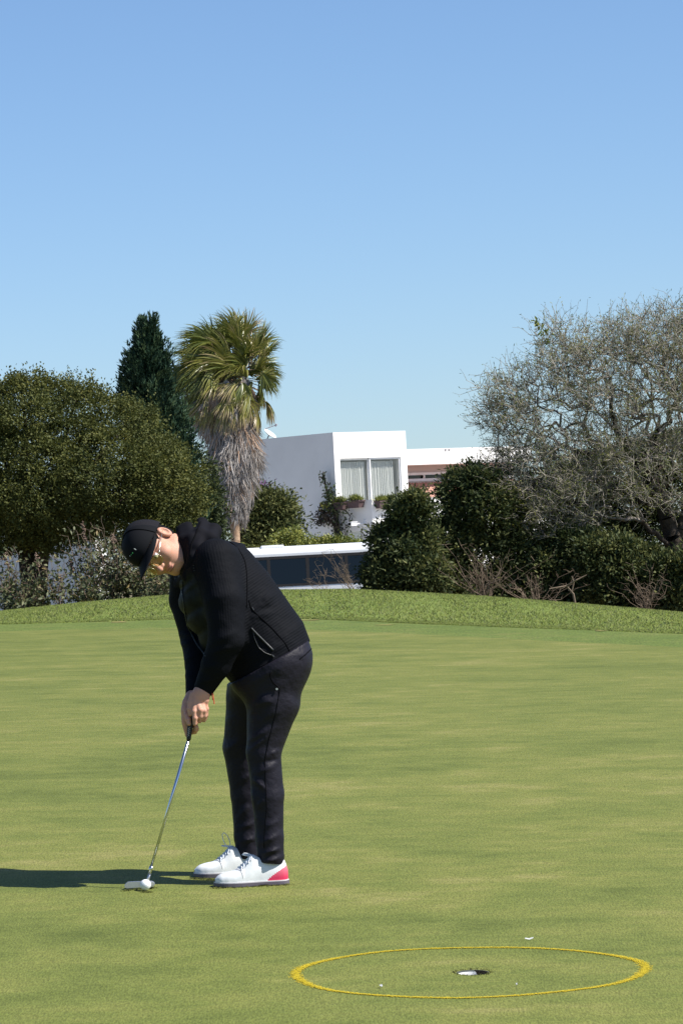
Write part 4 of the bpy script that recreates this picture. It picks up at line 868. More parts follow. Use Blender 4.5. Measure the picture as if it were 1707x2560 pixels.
k_ = np.arange(K); k2_ = (k_ + 1) % K; ft = np.concatenate([np.stack([k_, K + k_, K + k2_], 1), np.stack([k_, K + k2_, k2_], 1)]); v = np.concatenate([v] + sv2); f = np.concatenate([f, ft + 3 * n])
o = mesh_obj('painted_circle', v, f, M_paint, tone=np.concatenate([np.repeat(np.clip(rng.normal(.55, .2, n), 0, 1), 3), np.full(2 * K, .5)]))
tag(o, 'yellow circle sprayed on the green around the hole', 'marking')
# short turf on the near green
xb = []; yb = []                                        # tufts that stand against soles, ball, club head and the cup's rim
for (pa, pb_, n, sg_) in ((G(535, 2221), G(722, 2212), 1500, .010), (G(484, 2197), G(540, 2200), 500, .010), (G(352, 2231), G(378, 2231), 220, .006), (G(309, 2228), G(390, 2220), 400, .006)):
    k_ = rng.random(n)[:, None]; q = lerp(np.array(pa[:2]), np.array(pb_[:2]), k_) + rng.normal(size=(n, 2)) * sg_; xb.append(q[:, 0]); yb.append(q[:, 1])
q = rng.uniform(0, 2 * math.pi, 260); r_ = HR + .003 + np.abs(rng.normal(size=260)) * .006; xb.append(HOLE[0] + r_ * np.cos(q)); yb.append(HOLE[1] + r_ * np.sin(q)); xb = np.concatenate(xb); yb = np.concatenate(yb)
v, f = blades(xb, yb, rng.uniform(.003, .0075, len(xb)), np.full(len(xb), .003)); o = mesh_obj('green_turf_blades', v, f, M_gblade); o['kind'] = 'stuff'
# longer turf on the bank, thickest at its lip and its crest
M_blade = mat('rough_blades', (.12, .19, .035), .6, .3, trans=.25, tone=[(0, (.095, .145, .026)), (.5, (.165, .215, .044)), (1, (.26, .27, .085))])
for m_, k_ in ((M_blade, .7), (M_paint, .85)):
    m_.node_tree.links.new(up_normal(m_.node_tree, k_), m_.node_tree.nodes[m_['bsdf']].inputs['Normal'])
n = 150000; u_ = rng.uniform(-.115, .115, n); kk = rng.random(n); ys_ = Ystep(u_); k2 = np.where(kk < .25, np.abs(rng.normal(size=n)) * .025, np.where(kk < .5, 1 - np.abs(rng.normal(size=n)) * .05, rng.random(n))); yb = lerp(ys_, YC + .3, np.clip(k2, .002, 1.0)); xb = u_ * yb
v, f = blades(xb, yb, rng.uniform(.010, .028, n) * np.clip(.35 + (yb - ys_) * .8, .35, 1), np.full(n, .013), .7, zg); o = mesh_obj('bank_grass_blades', v, f, M_blade, tone=np.repeat(np.clip(rng.normal(.5, .2, n), 0, 1), 3)); o['kind'] = 'stuff'
# bare soil scars along the lip
for i, (px, py, w_, h_) in enumerate([(300, 1556, 46, 3), (965, 1563, 60, 4), (770, 1551, 60, 3), (1500, 1577, 40, 4), (1410, 1571, 26, 3)]):
    c_ = G(px, py); K = 20; rx = w_ * SC(c_[1]) / 2; V = [[c_[0], c_[1], 0]] + [[c_[0] + rx * math.cos(2 * math.pi * q / K) * rng.uniform(.4, 1.1), c_[1] + .22 * math.sin(2 * math.pi * q / K) * rng.uniform(.6, 1.1), 0] for q in range(K)]
    for q in V: q[2] = float(zn(q[0], q[1])) + .006
    o = mesh_obj('soil_patch', np.array(V), [(0, 1 + q, 1 + (q + 1) % K) for q in range(K)], M_soil); o['kind'] = 'structure'
# ball
M_ball = mat('golf_ball_cover', (.80, .82, .84), .35, .5); BR = .02135
bt = M_ball.node_tree; vo = bt.nodes.new('ShaderNodeTexVoronoi'); vo.inputs['Scale'].default_value = 260; tc = bt.nodes.new('ShaderNodeTexCoord'); bt.links.new(tc.outputs['Object'], vo.inputs['Vector']); bp = bt.nodes.new('ShaderNodeBump'); bp.inputs['Strength'].default_value = .5; bp.inputs['Distance'].default_value = .0015; bt.links.new(vo.outputs['Distance'], bp.inputs['Height']); bt.links.new(bp.outputs[0], bt.nodes[M_ball['bsdf']].inputs['Normal'])
bg_ = G(365, 2227); bc = bg_ + np.array([0, 0, BR + .002]); V = []; F_ = []; nu, nv_ = 40, 20
for i in range(nv_ + 1):
    for j in range(nu):
        a, b = math.pi * i / nv_, 2 * math.pi * j / nu; V.append(np.array([math.sin(a) * math.cos(b), math.sin(a) * math.sin(b), math.cos(a)]) * BR)
for i in range(nv_):
    for j in range(nu): F_.append((i * nu + j, (i + 1) * nu + j, (i + 1) * nu + (j + 1) % nu, i * nu + (j + 1) % nu))
o = mesh_obj('golf_ball', np.array(V), F_, M_ball, smooth=True); o.location = bc; tag(o, 'white golf ball against the putter face', 'ball')
# scraps on the green
M_scrap = mat('white_scrap', (.45, .46, .46), .8, .2)
for label, px, py, L_, w_, ang in [('white feather-like scrap behind the yellow circle', 1322, 2352, .032, .004, .35), ('tiny white scrap inside the yellow circle near its front edge', 952, 2470, .012, .010, .6), ('tiniest white speck inside the circle right of the hole', 1291, 2466, .006, .005, 0)]:
    c_ = G(px, py); V = []; F_ = []; m_ = 9
    for i in range(m_):
        s_ = i / (m_ - 1) * 2 - 1
        for j in (-1, 1):
            x = s_ * L_ / 2; y = j * w_ / 2 * math.sqrt(max(.05, 1 - s_ * s_)); xx_ = c_[0] + x * math.cos(ang) - y * math.sin(ang); yy_ = c_[1] + x * math.sin(ang) + y * math.cos(ang); V.append([xx_, yy_, float(zn(xx_, yy_)) + .006 + .004 * abs(s_) + .002 * j])
    for i in range(m_ - 1): F_.append((2 * i, 2 * i + 1, 2 * i + 3, 2 * i + 2))
    o = mesh_obj('paper_scrap', np.array(V) - c_, F_, M_scrap); o.location = c_; so = o.modifiers.new('t', 'SOLIDIFY'); so.thickness = .001; tag(o, label, 'scrap')

# ------------------------------------------------------------------ the golfer
YPn = 14.2
PB = P(640, 2205, 14.2); PB[2] = float(zn(PB[0], 14.2))
AXL = np.stack([RC, UC, -FW])                        # local frame: right, up, towards the camera
def LW(px, py, lz): return P(px, py, YPn - lz)
def loc(wp): return AXL @ (np.asarray(wp) - PB)
def L(px, py, lz): return loc(LW(px, py, lz))
def toW(v): return np.asarray(v) @ AXL + PB
PXM = YPn / FPX
def surfnet(Fv, o, h):
    S_ = Fv < 0; nx, ny, nz = Fv.shape
    cnt = np.zeros((nx - 1, ny - 1, nz - 1), np.int8)
    for i in (0, 1):
        for j in (0, 1):
            for k in (0, 1): cnt += S_[i:nx - 1 + i, j:ny - 1 + j, k:nz - 1 + k]
    act = (cnt > 0) & (cnt < 8); ci = np.argwhere(act); ids = np.full(act.shape, -1, np.int32); ids[act] = np.arange(len(ci))
    acc = np.zeros((len(ci), 3)); num = np.zeros(len(ci)); cor = [(i, j, k) for i in (0, 1) for j in (0, 1) for k in (0, 1)]
    val = {c: Fv[ci[:, 0] + c[0], ci[:, 1] + c[1], ci[:, 2] + c[2]] for c in cor}
    for c in cor:
        for ax in range(3):
            if c[ax] == 0:
                d = list(c); d[ax] = 1; d = tuple(d); a, b = val[c], val[d]; m = (a < 0) != (b < 0); t = np.where(m, a / np.where(m, a - b, 1), 0)
                p = np.array(c, float)[None] + np.zeros((len(ci), 3)); p[:, ax] += t; acc += p * m[:, None]; num += m
    V = (ci + acc / np.maximum(num, 1)[:, None]) * h + o
    Q = []
    for ax in range(3):
        sl0 = [slice(None)] * 3; sl1 = [slice(None)] * 3; sl0[ax] = slice(0, -1); sl1[ax] = slice(1, None)
        ch = np.argwhere(S_[tuple(sl0)] != S_[tuple(sl1)]); b, c = [(1, 2), (2, 0), (0, 1)][ax]
        ok = (ch[:, b] > 0) & (ch[:, c] > 0) & (ch[:, b] < Fv.shape[b] - 1) & (ch[:, c] < Fv.shape[c] - 1); ch = ch[ok]
        ins = S_[ch[:, 0], ch[:, 1], ch[:, 2]]; q = []
        for db_, dc_ in ((-1, -1), (0, -1), (0, 0), (-1, 0)):
            e = ch.copy(); e[:, b] += db_; e[:, c] += dc_; q.append(ids[e[:, 0], e[:, 1], e[:, 2]])
        q = np.stack(q, 1); q[~ins] = q[~ins][:, ::-1]; Q.append(q)
    return V, np.concatenate(Q)
def grid(lo, hi, h):
    n = [int((hi[i] - lo[i]) / h) + 1 for i in range(3)]; return [(lo[0] + np.arange(n[0]) * h)[:, None, None].astype(np.float32), (lo[1] + np.arange(n[1]) * h)[None, :, None].astype(np.float32), (lo[2] + np.arange(n[2]) * h)[None, None, :].astype(np.float32)], np.array(lo)
def cone(g, a, b, ra, rb):
    x, y, z = g; a = np.asarray(a); d = np.asarray(b) - a; dd_ = d.dot(d) + 1e-9; px, py, pz = x - a[0], y - a[1], z - a[2]
    t = np.clip((px * d[0] + py * d[1] + pz * d[2]) / dd_, 0, 1); return np.sqrt((px - t * d[0]) ** 2 + (py - t * d[1]) ** 2 + (pz - t * d[2]) ** 2) - (ra + (rb - ra) * t)
def ellip(g, c, r_, A=None):
    x, y, z = g; px, py, pz = x - c[0], y - c[1], z - c[2]
    if A is not None: px, py, pz = [A[i][0] * px + A[i][1] * py + A[i][2] * pz for i in range(3)]
    k0 = np.sqrt((px / r_[0]) ** 2 + (py / r_[1]) ** 2 + (pz / r_[2]) ** 2) + 1e-6; k1 = np.sqrt((px / r_[0] ** 2) ** 2 + (py / r_[1] ** 2) ** 2 + (pz / r_[2] ** 2) ** 2) + 1e-6; return k0 * (k0 - 1) / k1
def smin(a, b, k):
    h_ = np.clip(.5 + .5 * (b - a) / k, 0, 1); return b + (a - b) * h_ - k * h_ * (1 - h_)
def chain(g, pts, k=.015):
    d = None
    for i in range(len(pts) - 1):
        c_ = cone(g, pts[i][0], pts[i + 1][0], pts[i][1], pts[i + 1][1]); d = c_ if d is None else smin(d, c_, k)
    return d
def loft(g, secs):
    """secs: (x,y,ra,rb,zc); axis in the x-y plane; returns distance and axis parameter"""
    x, y, z = g; X2, Y2 = np.broadcast_arrays(x[:, :, 0], y[:, :, 0]); best = np.full(X2.shape, 1e9); Sg = np.zeros(X2.shape); E_ = np.zeros(X2.shape); T_ = np.zeros(X2.shape)
    for i in range(len(secs) - 1):
        a = np.array(secs[i][:2]); d = np.array(secs[i + 1][:2]) - a; l_ = math.hypot(*d); d = d / l_; px, py = X2 - a[0], Y2 - a[1]; t = px * d[0] + py * d[1]; tc_ = np.clip(t, 0, l_); s_ = px * -d[1] + py * d[0]; e = t - tc_
        dist = np.hypot(s_, e); m = dist < best - 1e-9; best = np.where(m, dist, best); Sg = np.where(m, s_, Sg); E_ = np.where(m, e, E_); T_ = np.where(m, i + tc_ / l_, T_)
    q = np.arange(len(secs)); RA, RB, ZC = [np.interp(T_, q, [s_[j] for s_ in secs]) for j in (2, 3, 4)]
    qq = np.sqrt((Sg / RA)[:, :, None] ** 2 + ((z - ZC[:, :, None]) / RB[:, :, None]) ** 2 + (E_ / (.6 * RA))[:, :, None] ** 2); return (qq - 1) * np.minimum(RA, RB)[:, :, None], T_, Sg / RA
def axis_at(V, secs):
    T_ = np.zeros(len(V)); Sg = np.zeros(len(V)); best = np.full(len(V), 1e9)
    for i in range(len(secs) - 1):
        a = np.array(secs[i][:2]); d = np.array(secs[i + 1][:2]) - a; l_ = math.hypot(*d); d = d / l_; px, py = V[:, 0] - a[0], V[:, 1] - a[1]; t = px * d[0] + py * d[1]; tc_ = np.clip(t, 0, l_); s_ = px * -d[1] + py * d[0]; dist = np.hypot(s_, t - tc_); m = dist < best; best[m] = dist[m]; T_[m] = (i + tc_ / l_)[m]; Sg[m] = s_[m]
    return T_, Sg / np.interp(T_, np.arange(len(secs)), [s_[2] for s_ in secs])
def relax(V, Q, n=2):
    e = np.concatenate([Q[:, [i, (i + 1) % 4]] for i in range(4)]); e = np.concatenate([e, e[:, ::-1]])
    for _ in range(n):
        acc = np.zeros_like(V); np.add.at(acc, e[:, 0], V[e[:, 1]]); c = np.bincount(e[:, 0], minlength=len(V))[:, None]; V = V * .5 + acc / np.maximum(c, 1) * .5
    return V
def creases(g, lst, zmin):
    """soft folds drawn as ridges along picture-plane strokes on the camera side"""
    x, y, z = g; X2, Y2 = np.broadcast_arrays(x[:, :, 0], y[:, :, 0]); D = np.zeros(X2.shape)
    for (x0, y0, x1, y1, amp, sg) in lst:
        a = L(x0, y0, 0)[:2]; d = L(x1, y1, 0)[:2] - a; t = np.clip(((X2 - a[0]) * d[0] + (Y2 - a[1]) * d[1]) / d.dot(d), 0, 1); r_ = np.hypot(X2 - a[0] - t * d[0], Y2 - a[1] - t * d[1]); D += amp * np.exp(-(r_ / sg) ** 2) * (np.sin(np.pi * np.clip(t, .06, .94)))
    return 1.1 * D[:, :, None] * sstep(zmin - .03, zmin + .03, z)
person = thing('person', 'golfer in black hooded jacket, dark trousers and cap bending over a putt', 'person', PB)
def P_obj(name, V, F_, m, par=None, smooth=True, tone=None): return mesh_obj(name, toW(V), F_, m, par or person, smooth, tone)
def rib_mat(name, col, freq, dist, rough=.75, sheen=.25, strength=.6, col2=None):
    m = mat(name, col, rough, .07, sheen=0); t = m.node_tree; N = t.nodes; a = N.new('ShaderNodeAttribute'); a.attribute_name = 'tone'; mu = N.new('ShaderNodeMath'); mu.operation = 'MULTIPLY'; mu.inputs[1].default_value = freq; s_ = N.new('ShaderNodeMath'); s_.operation = 'SINE'; t.links.new(a.outputs['Fac'], mu.inputs[0]); t.links.new(mu.outputs[0], s_.inputs[0])
    b = N.new('ShaderNodeBump'); b.inputs['Strength'].default_value = strength; b.inputs['Distance'].default_value = dist; tc = N.new('ShaderNodeTexCoord'); nz = N.new('ShaderNodeTexNoise'); nz.inputs['Scale'].default_value = 11; nz.inputs['Detail'].default_value = 4; t.links.new(tc.outputs['Object'], nz.inputs['Vector']); am = N.new('ShaderNodeMath'); am.operation = 'MULTIPLY'; t.links.new(s_.outputs[0], am.inputs[0]); t.links.new(nz.outputs[0], am.inputs[1]); t.links.new(am.outputs[0], b.inputs['Height'])
    b2 = N.new('ShaderNodeBump'); b2.inputs['Strength'].default_value = .6; b2.inputs['Distance'].default_value = .02; t.links.new(nz.outputs[0], b2.inputs['Height']); t.links.new(b2.outputs[0], b.inputs['Normal']); t.links.new(b.outputs[0], N[m['bsdf']].inputs['Normal']); return m
M_jack = rib_mat('ribbed_black_knit', (.0050, .0056, .0078), 6.2832, .0013, sheen=.05)
M_sleeve = rib_mat('ribbed_sleeve_knit', (.0050, .0056, .0078), 6.2832, .0007, sheen=.05)
M_hood = mat('black_jersey', (.0065, .0065, .009), .85, .08); M_quilt = mat('black_quilted_nylon', (.0055, .0065, .0075), .6, .08, noise=((.010, .013, .014), 30, 4), bump=(90, .25, .004))
M_trous = mat('charcoal_trousers', (.0098, .0090, .0150), .55, .16, noise=((.0118, .0108, .0175), 6, 3), bump=(13, .55, .022))
M_skin = mat('skin', (.50, .275, .190), .55, .25, noise=((.56, .285, .205), 55, 6), bump=(420, .35, .0012))
b_ = M_skin.node_tree.nodes[M_skin['bsdf']]; b_.inputs['Subsurface Weight'].default_value = .15; b_.inputs['Subsurface Radius'].default_value = (.012, .005, .003)
M_cap = mat('black_cap_cloth', (.0062, .0068, .0088), .8, .10, bump=(500, .2, .001)); M_mesh = mat('cap_mesh_panel', (.011, .0105, .013), .8, .12, bump=(900, .6, .002)); M_hair = mat('dark_short_hair', (.006, .005, .005), .8, .1, bump=(700, .6, .003))
# torso
def l2(px, py, ra, rb, zc=0.0): p = L(px, py, zc); return (p[0], p[1], ra, rb, zc)
TS = [l2(686, 1668, .172, .186), l2(655, 1616, .188, .186), l2(618, 1560, .184, .188), l2(571, 1492, .184, .200), l2(533, 1430, .166, .197), l2(503, 1398, .112, .165, .0), l2(486, 1378, .078, .09, .02)]
LARM = [(L(540, 1402, .16), .088), (L(560, 1500, .225), .076), (L(567, 1595, .24), .069), (L(541, 1662, .215), .057), (L(511, 1720, .19), .0405)]
RARM = [(L(478, 1420, -.17), .085), (L(470, 1500, -.2), .074), (L(489, 1592, -.15), .060), (L(495, 1662, -.02), .050), (L(487, 1738, .10), .036)]
def hemcut(g, off=0.0):
    a = L(782, 1600, 0); b = L(568, 1718, 0); d = unit(b[:2] - a[:2]); nx_, ny_ = d[1], -d[0]
    if ny_ > 0: nx_, ny_ = -nx_, -ny_
    return (g[0] - a[0]) * nx_ + (g[1] - a[1]) * ny_ - off + 0 * g[2]
def torso_d(g):
    d, T_, sg = loft(g, TS)
    x, y, z = g
    # quilted puffs across the chest, soft rolls across the back
    front = sstep(.25, .75, -sg if L(404, 1449, 0)[0] < L(642, 1415, 0)[0] and False else sg)
    return d, T_, sg
lo = np.array([L(395, 0, 0)[0], L(0, 1760, 0)[1], -.33]); hi = np.array([L(800, 0, 0)[0], L(0, 1285, 0)[1], .36])
g, og = grid(lo, hi, .0055)
dT, T_, sg = loft(g, TS)
a0 = L(642, 1415, 0)[:2]; bx0 = np.array(TS[3][:2]); dd0 = np.array(TS[4][:2]) - bx0; perp = np.array([-dd0[1], dd0[0]]); bs = 1 if (a0 - bx0).dot(perp) > 0 else -1   # sign of sg on the back
sgf = -bs * sg                                        # positive on the chest
quilt = sstep(.15, .6, sgf) * sstep(1.2, 2.2, T_) * (1 - sstep(5.2, 5.8, T_)); dT = dT - (quilt * .011 * np.abs(np.sin(T_ * math.pi * 1.55)))[:, :, None]
dT = dT - creases(g, [(655, 1500, 690, 1482, .012, .012), (640, 1520, 690, 1495, .008, .010), (625, 1540, 700, 1525, .006, .012), (690, 1600, 760, 1560, .004, .02), (640, 1640, 720, 1600, .006, .016), (600, 1690, 680, 1650, .006, .015)], -.05)
dT = np.maximum(dT, hemcut(g))
dLA = chain(g, LARM, .012) - creases(g, [(540, 1600, 600, 1570, .006, .012), (535, 1625, 590, 1610, .006, .010), (520, 1500, 600, 1470, .004, .016), (515, 1665, 560, 1655, .004, .010), (505, 1700, 545, 1690, .003, .008)], .1)
dRA = chain(g, RARM, .012) - creases(g, [(440, 1590, 490, 1585, .007, .008), (442, 1615, 490, 1605, .007, .008), (455, 1650, 490, 1640, .004, .008), (460, 1690, 490, 1685, .004, .008)], -.3)
dAll = smin(smin(dT, dLA, .035), dRA, .035)
V, Q = surfnet(dAll, og, .0055); V = relax(V, Q)
gi = np.clip(((V - og) / .0055).round().astype(int), 0, np.array(dAll.shape) - 1); I_ = (gi[:, 0], gi[:, 1], gi[:, 2])
lab = np.argmin(np.stack([dT[I_], dLA[I_] + .006, dRA[I_] + .006]), 0); Tv, sv_ = axis_at(V, TS); sv_ = -bs * sv_
lab[(lab == 0) & (sv_ > .42) & (Tv > 1.1)] = 3
def along(V, ch):
    """angle around the nearest arm segment, for lengthwise ribs"""
    best = np.full(len(V), 1e9); an = np.zeros(len(V)); u0 = np.array([0, 0, 1.0])
    for i in range(len(ch) - 1):
        a = ch[i][0]; d = ch[i + 1][0] - a; t = np.clip((V - a) @ d / d.dot(d), 0, 1); q = V - a - t[:, None] * d; dist = np.linalg.norm(q, axis=1); dn = d / np.linalg.norm(d); e1 = unit(np.cross(dn, np.array([1.0, 0, 0]))); e2 = np.cross(dn, e1)
        m = dist < best; best[m] = dist[m]; an[m] = np.arctan2(q[m] @ e2, q[m] @ e1)
    return an
seglen = np.cumsum([0] + [math.hypot(TS[i + 1][0] - TS[i][0], TS[i + 1][1] - TS[i][1]) for i in range(len(TS) - 1)])
ribT = np.interp(Tv, np.arange(len(TS)), seglen) / .0105
def part_of(V, Q, sel, name, m, par, tone=None):
    fq = Q[sel]; u, inv = np.unique(fq.ravel(), return_inverse=True); return P_obj(name, V[u], inv.reshape(fq.shape).astype(np.int32), m, par, True, None if tone is None else tone[u])
from mathutils.bvhtree import BVHTree
def bvh(V, Q): return BVHTree.FromPolygons([tuple(p) for p in toW(V)], [tuple(int(i) for i in q) for q in Q])
JB = bvh(V, Q)
def on(B, px, py, lift=.002):
    d = unit(ray(px, py)); h_ = B.ray_cast(Vector(CAM), Vector(d)); return None if h_[0] is None else np.array(h_[0]) + np.array(h_[1]) * lift
ql = np.array([np.bincount(r_, minlength=4).argmax() for r_ in lab[Q]])
jacket = part_of(V, Q, ql == 0, 'jacket', M_jack, person, ribT); jacket['label'] = 'black ribbed zip jacket'
part_of(V, Q, ql == 3, 'chest_panel', M_quilt, jacket)
part_of(V, Q, ql == 1, 'sleeve', M_sleeve, jacket, along(V, LARM) / (2 * math.pi) * 46); part_of(V, Q, ql == 2, 'sleeve', M_sleeve, jacket, along(V, RARM) / (2 * math.pi) * 46)
# hood and collar
lo = np.array([L(415, 0, 0)[0], L(0, 1470, 0)[1], -.2]); hi = np.array([L(575, 0, 0)[0], L(0, 1280, 0)[1], .25]); g, og2 = grid(lo, hi, .0045)
def ring3(pts, rads, k=.012):
    d = None; n = len(pts)
    for i in range(n):
        c_ = cone(g, pts[i], pts[(i + 1) % n], rads[i], rads[(i + 1) % n]); d = c_ if d is None else smin(d, c_, k)
    return d
col_ = [(452, 1326, .0), (460, 1350, .085), (474, 1392, .115), (472, 1437, .10), (455, 1462, .02), (450, 1445, -.06), (456, 1390, -.09), (452, 1345, -.07)]
dC = ring3([L(*p) for p in col_], [.017, .02, .022, .02, .02, .02, .02, .017])
col2 = [(470, 1322, .0), (482, 1350, .11), (487, 1395, .16), (470, 1440, .135), (450, 1458, .02), (462, 1430, -.1), (475, 1370, -.13), (468, 1335, -.09)]
dC = smin(dC, ring3([L(*p) for p in col2], [.026, .026, .026, .022, .02, .025, .025, .025]), .02)
h1 = [(505, 1308, -.02), (500, 1335, .09), (496, 1370, .15), (505, 1370, -.13), (505, 1325, -.09)]
dC = smin(dC, ring3([L(*p) for p in h1], [.022, .024, .022, .02, .02]), .012)
dC = smin(dC, chain(g, [(L(520, 1322, -.09), .024), (L(535, 1328, 0), .028), (L(525, 1345, .1), .026)], .02), .022)
dC = smin(dC, ellip(g, L(515, 1360, 0), (.055, .05, .12)), .02)
dC = np.maximum(dC, -ellip(g, L(489, 1312, .0), (.012, .02, .055)))
V2, Q2 = surfnet(dC, og2, .0045); V2 = relax(V2, Q2); hood = P_obj('hood', V2, Q2, M_hood, jacket); HB = bvh(V2, Q2)
# seams, zips
def stroke(name, B, pts, r_, m, par, lift=.002, n=24, tone=None):
    q = []; pts = np.array(pts, float); s_ = np.linspace(0, len(pts) - 1, n)
    for t in s_:
        p = on(B, np.interp(t, range(len(pts)), pts[:, 0]), np.interp(t, range(len(pts)), pts[:, 1]), lift)
        if p is not None: q.append(p)
    if len(q) < 2: return None
    q = np.array(q); q[1:-1] = (q[:-2] + q[1:-1] * 2 + q[2:]) / 4
    mb = MB(); mb.tube(q, r_, 6); return mb.build(name, m, par, smooth=True)
M_zip = mat('dark_zip', (.022, .025, .028), .4, .35); M_seam = mat('black_piping', (.005, .005, .006), .9, .02); M_metal = mat('polished_metal', (.62, .63, .65), .22, .5, metal=1.0)
stroke('pocket_zip', JB, [(628, 1570), (645, 1588), (665, 1608), (683, 1626)], .0042, M_zip, jacket, .003)
stroke('pocket_edge', JB, [(632, 1575), (636, 1595), (646, 1618), (662, 1632), (680, 1638)], .0022, M_zip, jacket, .002)
stroke('zip_pull', JB, [(680, 1638), (682, 1640), (684, 1643)], .004, M_zip, jacket, .004)
stroke('shoulder_piping', JB, [(535, 1338), (566, 1348), (595, 1370), (612, 1400), (617, 1430), (618, 1480), (616, 1520)], .0022, M_seam, jacket, .001)
stroke('side_seam', JB, [(622, 1500), (628, 1522), (680, 1570), (715, 1610), (733, 1648)], .0018, M_seam, jacket, .001)
stroke('reflective_mark', JB, [(630, 1519), (634, 1526)], .003, M_zip, jacket, .002)
stroke('front_zip', JB, [(456, 1455), (458, 1490), (463, 1530), (472, 1570), (492, 1610), (515, 1640)], .0032, M_zip, jacket, .002)
stroke('hood_edge', HB, [(502, 1305), (492, 1330), (480, 1360), (476, 1390)], .0028, M_seam, hood, .001)
for p_ in ((486, 1414), (487, 1420), (488, 1426)):
    q = on(JB, *p_, .004)
    if q is not None: mb = MB(); mb.box(q, AXL, (.0018, .0014, .0014)); mb.build('zip_tooth', M_zip, jacket)
# trousers
NL = [(L(685, 1660, .085), .118), (L(683, 1755, .095), .104), (L(659, 1880, .11), .067), (L(670, 1985, .12), .062), (L(674, 2095, .125), .054), (L(677, 2150, .125), .053)]
FL = [(L(655, 1655, -.095), .118), (L(630, 1745, -.115), .101), (L(603, 1868, -.14), .072), (L(615, 1985, -.15), .060), (L(619, 2090, -.155), .053), (L(622, 2142, -.155), .049)]
lo = np.array([L(535, 0, 0)[0], L(0, 2175, 0)[1], -.32]); hi = np.array([L(800, 0, 0)[0], L(0, 1570, 0)[1], .28]); g, og3 = grid(lo, hi, .0055)
dP = smin(smin(cone(g, L(699, 1650, .075), L(690, 1610, .07), .128, .11), cone(g, L(697, 1650, -.08), L(688, 1610, -.07), .128, .11), .06), cone(g, L(640, 1680, .08), L(640, 1680, -.09), .112, .112), .06)
dP = smin(dP, cone(g, L(690, 1598, .05), L(690, 1598, -.05), .12, .12), .06)
CR = [(635, 1757, 690, 1741, .009, .010), (643, 1746, 684, 1730, .007, .008), (625, 1848, 680, 1810, .009, .010), (625, 1870, 665, 1838, .008, .008), (655, 1850, 700, 1800, .005, .012), (633, 1937, 668, 1965, .010, .010), (640, 1925, 690, 1905, .006, .010), (632, 1960, 640, 2020, .005, .010), (640, 2015, 668, 1985, .005, .009), (665, 2060, 700, 2040, .005, .009), (650, 2100, 700, 2075, .007, .009), (655, 2125, 706, 2110, .010, .008), (660, 2145, 709, 2132, .010, .008), (690, 1690, 720, 1640, .005, .012), (640, 1700, 700, 1660, .006, .010), (660, 1720, 740, 1690, .004, .014), (655, 1900, 700, 1890, -.006, .008), (640, 1800, 720, 1760, .004, .014), (672, 1880, 703, 1868, .006, .008)]
dN = chain(g, NL, .012) - creases(g, CR, .06)
dF = chain(g, FL, .012) - creases(g, [(600, 1960, 628, 1935, .007, .010), (590, 2080, 640, 2060, .008, .009), (595, 2050, 625, 2010, .006, .01), (600, 2110, 640, 2100, .007, .008), (565, 1880, 600, 1850, .005, .010)], -.35)
dTr = smin(smin(dP, dN, .05), dF, .05)
dTr = np.minimum(dTr, 9)
hc = [(L(677, 2158, .14), .0), (L(622, 2150, -.215), 0)]
x, y, z = g; dTr = np.maximum(dTr, np.where(z > -.02, L(677, 2157, .125)[1] - y - .10 * (x - L(677, 0, 0)[0]), L(622, 2146, -.155)[1] - y))
dTr = np.maximum(dTr, -hemcut(g, -.012))
dTr = dTr + .003 * (1 - sstep(-.012, .03, hemcut(g)))
V3, Q3 = surfnet(dTr, og3, .0055); V3 = relax(V3, Q3); trous = P_obj('trousers', V3, Q3, M_trous, person); TB = bvh(V3, Q3); trous['label'] = 'dark charcoal trousers'
stroke('pocket_opening', TB, [(675, 1682), (677, 1695), (684, 1708), (695, 1717)], .0026, M_seam, trous, .001); stroke('belt_seam', TB, [(749, 1648), (765, 1635), (778, 1622)], .002, M_seam, trous, .001)
stroke('side_seam', TB, [(700, 1722), (690, 1780), (672, 1850), (662, 1900), (664, 1960), (667, 2020), (661, 2080), (660, 2120)], .0016, M_seam, trous, .0005, n=50)
q = on(TB, 692, 1722, .002); mb = MB(); mb.tube([q, q - FW * .004], .0045, 10); mb.build('rivet', M_metal, trous)

# head: skull, jaw, nose, lips, ear, neck in the head's own frame (left, front, crown)
hf = np.array([-.02, -.63, .775]); hf /= np.linalg.norm(hf); hu = np.array([-.925, .26, .275]); hu -= hf * hu.dot(hf); hu /= np.linalg.norm(hu); hl = np.cross(hu, hf); HA = np.stack([hl, hf, hu])
HC = L(395, 1371, .06)
def Hd(l_, f_, u_): return HC + hl * l_ + hf * f_ + hu * u_
lo = HC - np.array([.15, .16, .16]); hi = HC + np.array([.16, .15, .17]); g, og4 = grid(lo, hi, .0022)
E = lambda c_, r_: ellip(g, Hd(*c_), r_, HA)
dH = smin(E((0, -.008, .045), (.074, .096, .083)), E((0, .028, -.028), (.064, .068, .088)), .03)
dH = smin(dH, E((0, .058, -.088), (.034, .03, .024)), .03)
for s_ in (-1, 1):
    dH = smin(dH, E((s_ * .046, .062, -.018), (.024, .026, .026)), .03); dH = smin(dH, cone(g, Hd(s_ * .056, .0, -.05), Hd(s_ * .03, .058, -.088), .018, .016), .03)
    dH = smin(dH, -E((s_ * .032, .101, .016), (.018, .014, .012)), -.012)
    dH = smin(dH, E((s_ * .03, .09, .035), (.026, .012, .009)), .012)
dH = smin(dH, cone(g, Hd(0, .094, .02), Hd(0, .119, -.018), .0075, .0115), .014)
for s_ in (-1, 1): dH = smin(dH, E((s_ * .0125, .106, -.022), (.009, .011, .008)), .006)
dH = smin(dH, E((0, .094, -.049), (.024, .011, .0065)), .006); dH = smin(dH, E((0, .091, -.061), (.021, .011, .007)), .006)
